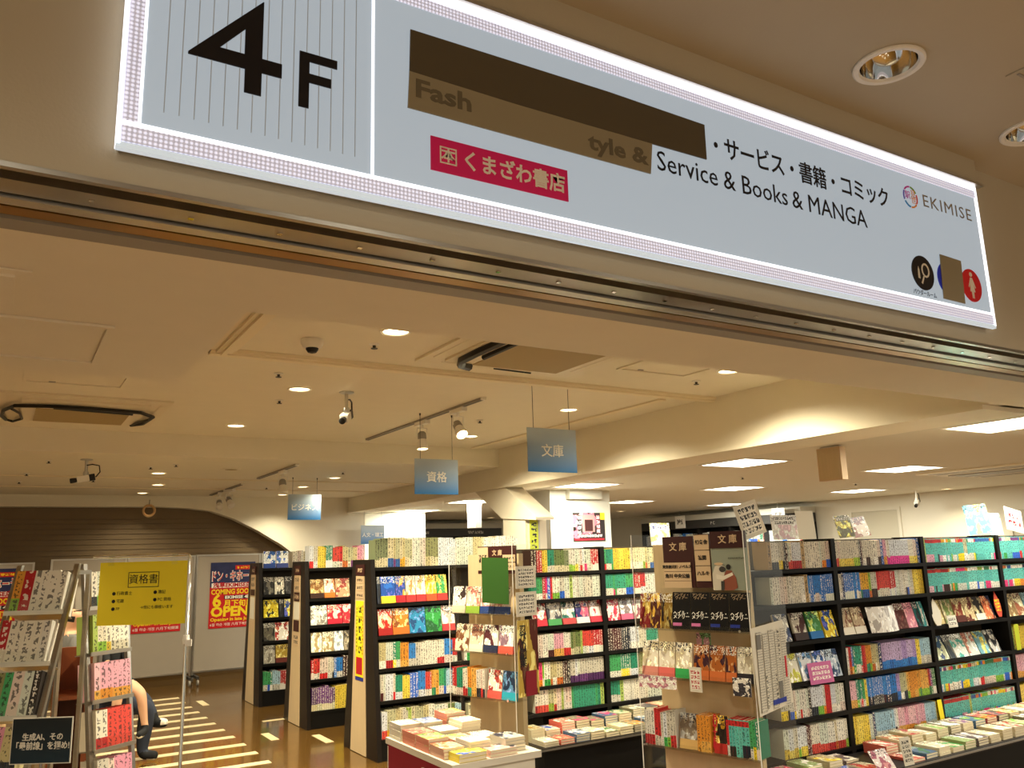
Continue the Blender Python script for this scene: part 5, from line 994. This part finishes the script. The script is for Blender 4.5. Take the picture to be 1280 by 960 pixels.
# yellow notice on its stand
YA = R(-31.4)
ys = thing('sign_stand', 'thin chrome pole stand holding the yellow notice', 'stand', (.807, 4.37, 0), YA)
MB().tube([(0, 0, .02), (0, 0, 1.635), (-.006, 0, 1.646), (-.02, 0, 1.65), (-.47, 0, 1.65)], .0085, 'chrome', 10).build('pole', ys, smooth=True)
MB().lathe([(.15, 0), (.15, .012), (.02, .022)], 'steel', 28).build('base', ys); MB().lathe([(.014, -.02), (.016, 0), (.014, .02)], 'white_plastic', 12, Matrix.Translation((0, 0, 1.25))).build('knob', ys); B(.0, .03, -.012, -.004, 1.22, 1.25, 'white_plastic').build('clamp', ys)
for x in (-.38, -.07): B(x - .014, x + .014, -.012, -.009, 1.605, 1.66, 'acrylic').build('clip', ys)
yn = thing('yellow_notice', 'laminated yellow notice headed 資格書 hanging from chrome stand', 'notice', (.807 - .435 * math.cos(YA), 4.37 - .435 * math.sin(YA), 1.325), YA)
B(0, .425, -.002, .002, 0, .297, 'yellow_card').build('sheet', yn)
for a in ((.14, .29, .245, .248), (.14, .29, .175, .178), (.14, .143, .178, .245), (.287, .29, .178, .245)): B(a[0], a[1], -.003, -.002, a[2], a[3], 'ink').build('title_frame', yn)
text('資格書', .048, (.215, -.003, .211), 'ink', yn)
for x, z, s_ in ((.075, .148, '行政書士'), (.075, .112, '宅建'), (.075, .076, 'FP'), (.275, .150, '簿記'), (.275, .115, 'PC 資格')):
    MB().lathe([(.0085, 0), (.0085, .001)], 'ink', 14, Matrix.Translation((x, -.002, z)) @ Matrix.Rotation(R(90), 4, 'X')).build('bullet', yn); text(s_, .019, (x + .013, -.003, z), 'ink', yn, align='LEFT')
text('→他にも御座います', .018, (.285, -.003, .08), 'ink', yn)
# black notice on the rack
bn = thing('black_notice', 'framed dark notice reading 生成AI in front of the ladder rack', 'notice', (.112, 4.150, .832), R(-31))
B(-.004, .242, 0, .004, -.004, .174, 'paper').build('frame', bn); B(0, .238, -.002, 0, 0, .17, 'card_night').build('sheet', bn)
text('生成AI、その', .030, (.125, -.003, .098), 'paper', bn, bold=.0008, width=.165); text('「最前線」を掴め!', .032, (.120, -.003, .064), 'paper', bn, bold=.0008, width=.215)
MB().tube([(.12, .008, .17), (.12, .012, -.83)], .006, 'steel', 8).build('post', bn); MB().lathe([(.05, 0), (.05, .008)], 'steel', 20, Matrix.Translation((.12, .012, -.832))).build('base', bn)

# ------------------------------------------------------------------ seated adult with child
def body(name, verts, edges, radii, paint, subsurf=2, root=0):
    me = bpy.data.meshes.new(name); me.from_pydata(verts, edges, []); o = link(name, me)
    sk = o.modifiers.new('skin', 'SKIN'); sk.use_smooth_shade = True
    for i, r in enumerate(radii):
        rr = r if isinstance(r, tuple) else (r, r); me.skin_vertices[0].data[i].radius = rr; me.skin_vertices[0].data[i].use_root = (i == root)
    ss = o.modifiers.new('sub', 'SUBSURF'); ss.levels = subsurf; ss.render_levels = subsurf
    dg = bpy.context.evaluated_depsgraph_get(); m2 = bpy.data.meshes.new_from_object(o.evaluated_get(dg)); o.modifiers.clear(); o.data = m2
    names = sorted({paint(p.center) for p in m2.polygons}); m2.materials.clear()
    for n in names: m2.materials.append(MATS[n])
    for p in m2.polygons: p.material_index = names.index(paint(p.center)); p.use_smooth = True
    return o
AV = [(.64, 8.05, .52), (.60, 8.08, .75), (.57, 8.10, .96), (.57, 8.09, 1.08), (.59, 8.07, 1.17), (.60, 8.06, 1.27),      # 0-5 spine, head
      (.72, 7.97, .48), (1.19, 7.96, .45), (1.17, 8.0, .13), (1.17, 7.99, .055), (1.29, 7.93, .045),                      # 6-10 standing leg
      (.72, 8.16, .56), (1.16, 8.14, .50), (1.24, 8.04, .34), (1.26, 8.02, .29), (1.36, 7.97, .29),                      # 11-15 crossed leg
      (.60, 7.92, 1.02), (.64, 7.82, .80), (.74, 7.80, .63), (.79, 7.80, .60), (.60, 8.28, 1.02), (.66, 8.33, .80), (.80, 8.28, .65), (.86, 8.26, .63)]
AE = [(0, 1), (1, 2), (2, 3), (3, 4), (4, 5), (0, 6), (6, 7), (7, 8), (8, 9), (9, 10), (0, 11), (11, 12), (12, 13), (13, 14), (14, 15), (2, 16), (16, 17), (17, 18), (18, 19), (2, 20), (20, 21), (21, 22), (22, 23)]
AR = [.14, .13, .15, .06, .085, .09, .10, .085, .055, .05, .036, .095, .08, .055, .05, .036, .06, .045, .032, .028, .06, .045, .032, .028]
for bx, by, bz in ((.80, 7.78, .595), (.81, 7.795, .59), (.81, 7.81, .59), (.805, 7.825, .595), (.78, 7.83, .61)):
    i = len(AV); AV += [(bx, by, bz), (bx + .03, by, bz - .012)]; AE += [(19, i), (i, i + 1)]; AR += [.009, .008]
for bx, by, bz in ((.87, 8.24, .625), (.875, 8.255, .62), (.875, 8.27, .62), (.87, 8.285, .625), (.845, 8.235, .64)):
    i = len(AV); AV += [(bx, by, bz), (bx + .03, by, bz - .012)]; AE += [(23, i), (i, i + 1)]; AR += [.009, .008]
def paint_a(p):
    if p.z > 1.30 or (p.z > 1.16 and p.x < .58): return 'hair'
    if p.z > 1.06 and abs(p.y - 8.07) < .12: return 'skin'
    if (p.z < .085 and p.x > 1.0) or (p.x > 1.235 and p.z < .38): return 'shoe_sole' if p.z < .025 or (p.x > 1.3 and p.z > .28) else 'black_cloth'
    if p.z > .57 and p.x > .765 and (p.y < 7.85 or p.y > 8.21): return 'skin'
    return 'shirt_grey' if p.z > .66 else 'denim'
ad = body('person', AV, AE, AR, paint_a); tag(ad, 'seated adult in grey top and dark jeans, child on lap', 'person')
CV_ = [(.93, 7.95, .68), (.90, 7.99, .82), (.88, 8.0, .94), (.88, 7.99, 1.02), (.89, 7.97, 1.09), (.89, 7.96, 1.17),
       (.88, 7.90, .67), (.925, 7.72, .59), (.90, 7.70, .37), (.895, 7.69, .32), (.84, 7.62, .30), (.99, 7.91, .67), (1.10, 7.74, .58), (1.135, 7.72, .345), (1.145, 7.71, .29), (1.075, 7.64, .265),
       (.83, 7.92, .95), (.84, 7.80, .82), (.90, 7.72, .74), (.97, 7.98, .95), (1.0, 7.86, .82), (1.0, 7.76, .74)]
CE = [(0, 1), (1, 2), (2, 3), (3, 4), (4, 5), (0, 6), (6, 7), (7, 8), (8, 9), (9, 10), (0, 11), (11, 12), (12, 13), (13, 14), (14, 15), (2, 16), (16, 17), (17, 18), (2, 19), (19, 20), (20, 21)]
CR = [.085, .085, .09, .04, .07, .075, .062, .046, .027, .034, .030, .062, .046, .027, .034, .030, .035, .028, .02, .035, .028, .02]
for bi, q in ((18, (.90, 7.72, .74)), (21, (1.0, 7.76, .74))):
    for j in range(5):
        i = len(CV_); dx = -.014 + .007 * j; CV_ += [(q[0] + dx, q[1] - .025, q[2] - .008), (q[0] + dx, q[1] - .045 + .004 * abs(j - 2), q[2] - .018)]; CE += [(bi, i), (i, i + 1)]; CR += [.006, .005]
def paint_c(p):
    if p.z > 1.16 or (p.z > 1.05 and p.y > 8.0): return 'hair'
    if p.y < 7.76 and p.z < .335:
        return 'shoe_sole' if p.z < .262 else 'black_cloth'
    if p.z > 1.0: return 'skin'
    if p.y < 7.83 and p.z < .70: return 'skin'
    if p.y < 7.80: return 'skin'
    return 'black_cloth'
ch = body('child', CV_, CE, CR, paint_c); tag(ch, 'small child in black shorts sitting on the adult lap, bare legs dangling', 'child')
st = thing('stool', 'low brown wooden stool under the seated adult', 'stool', (.45, 7.88, 0))
B(0, .36, 0, .36, .31, .35, 'wood_brown').build('seat', st)
for x, y in ((.02, .02), (.30, .02), (.02, .30), (.30, .30)): B(x, x + .04, y, y + .04, 0, .31, 'wood_brown').build('leg', st)

# ------------------------------------------------------------------ lettering becomes plain mesh
bpy.context.view_layer.update()
dg = bpy.context.evaluated_depsgraph_get()
for o in [o for o in COL.objects if o.type in ('FONT', 'CURVE')]:
    me = bpy.data.meshes.new_from_object(o.evaluated_get(dg)); nm = o.name; mw_ = o.matrix_basis.copy(); pr = o.parent; kd = {k: o[k] for k in ('kind', 'label', 'category', 'group') if k in o}
    bpy.data.objects.remove(o); n = bpy.data.objects.new(nm, me); COL.objects.link(n); n.parent = pr; n.matrix_basis = mw_
    for k, v_ in kd.items(): n[k] = v_
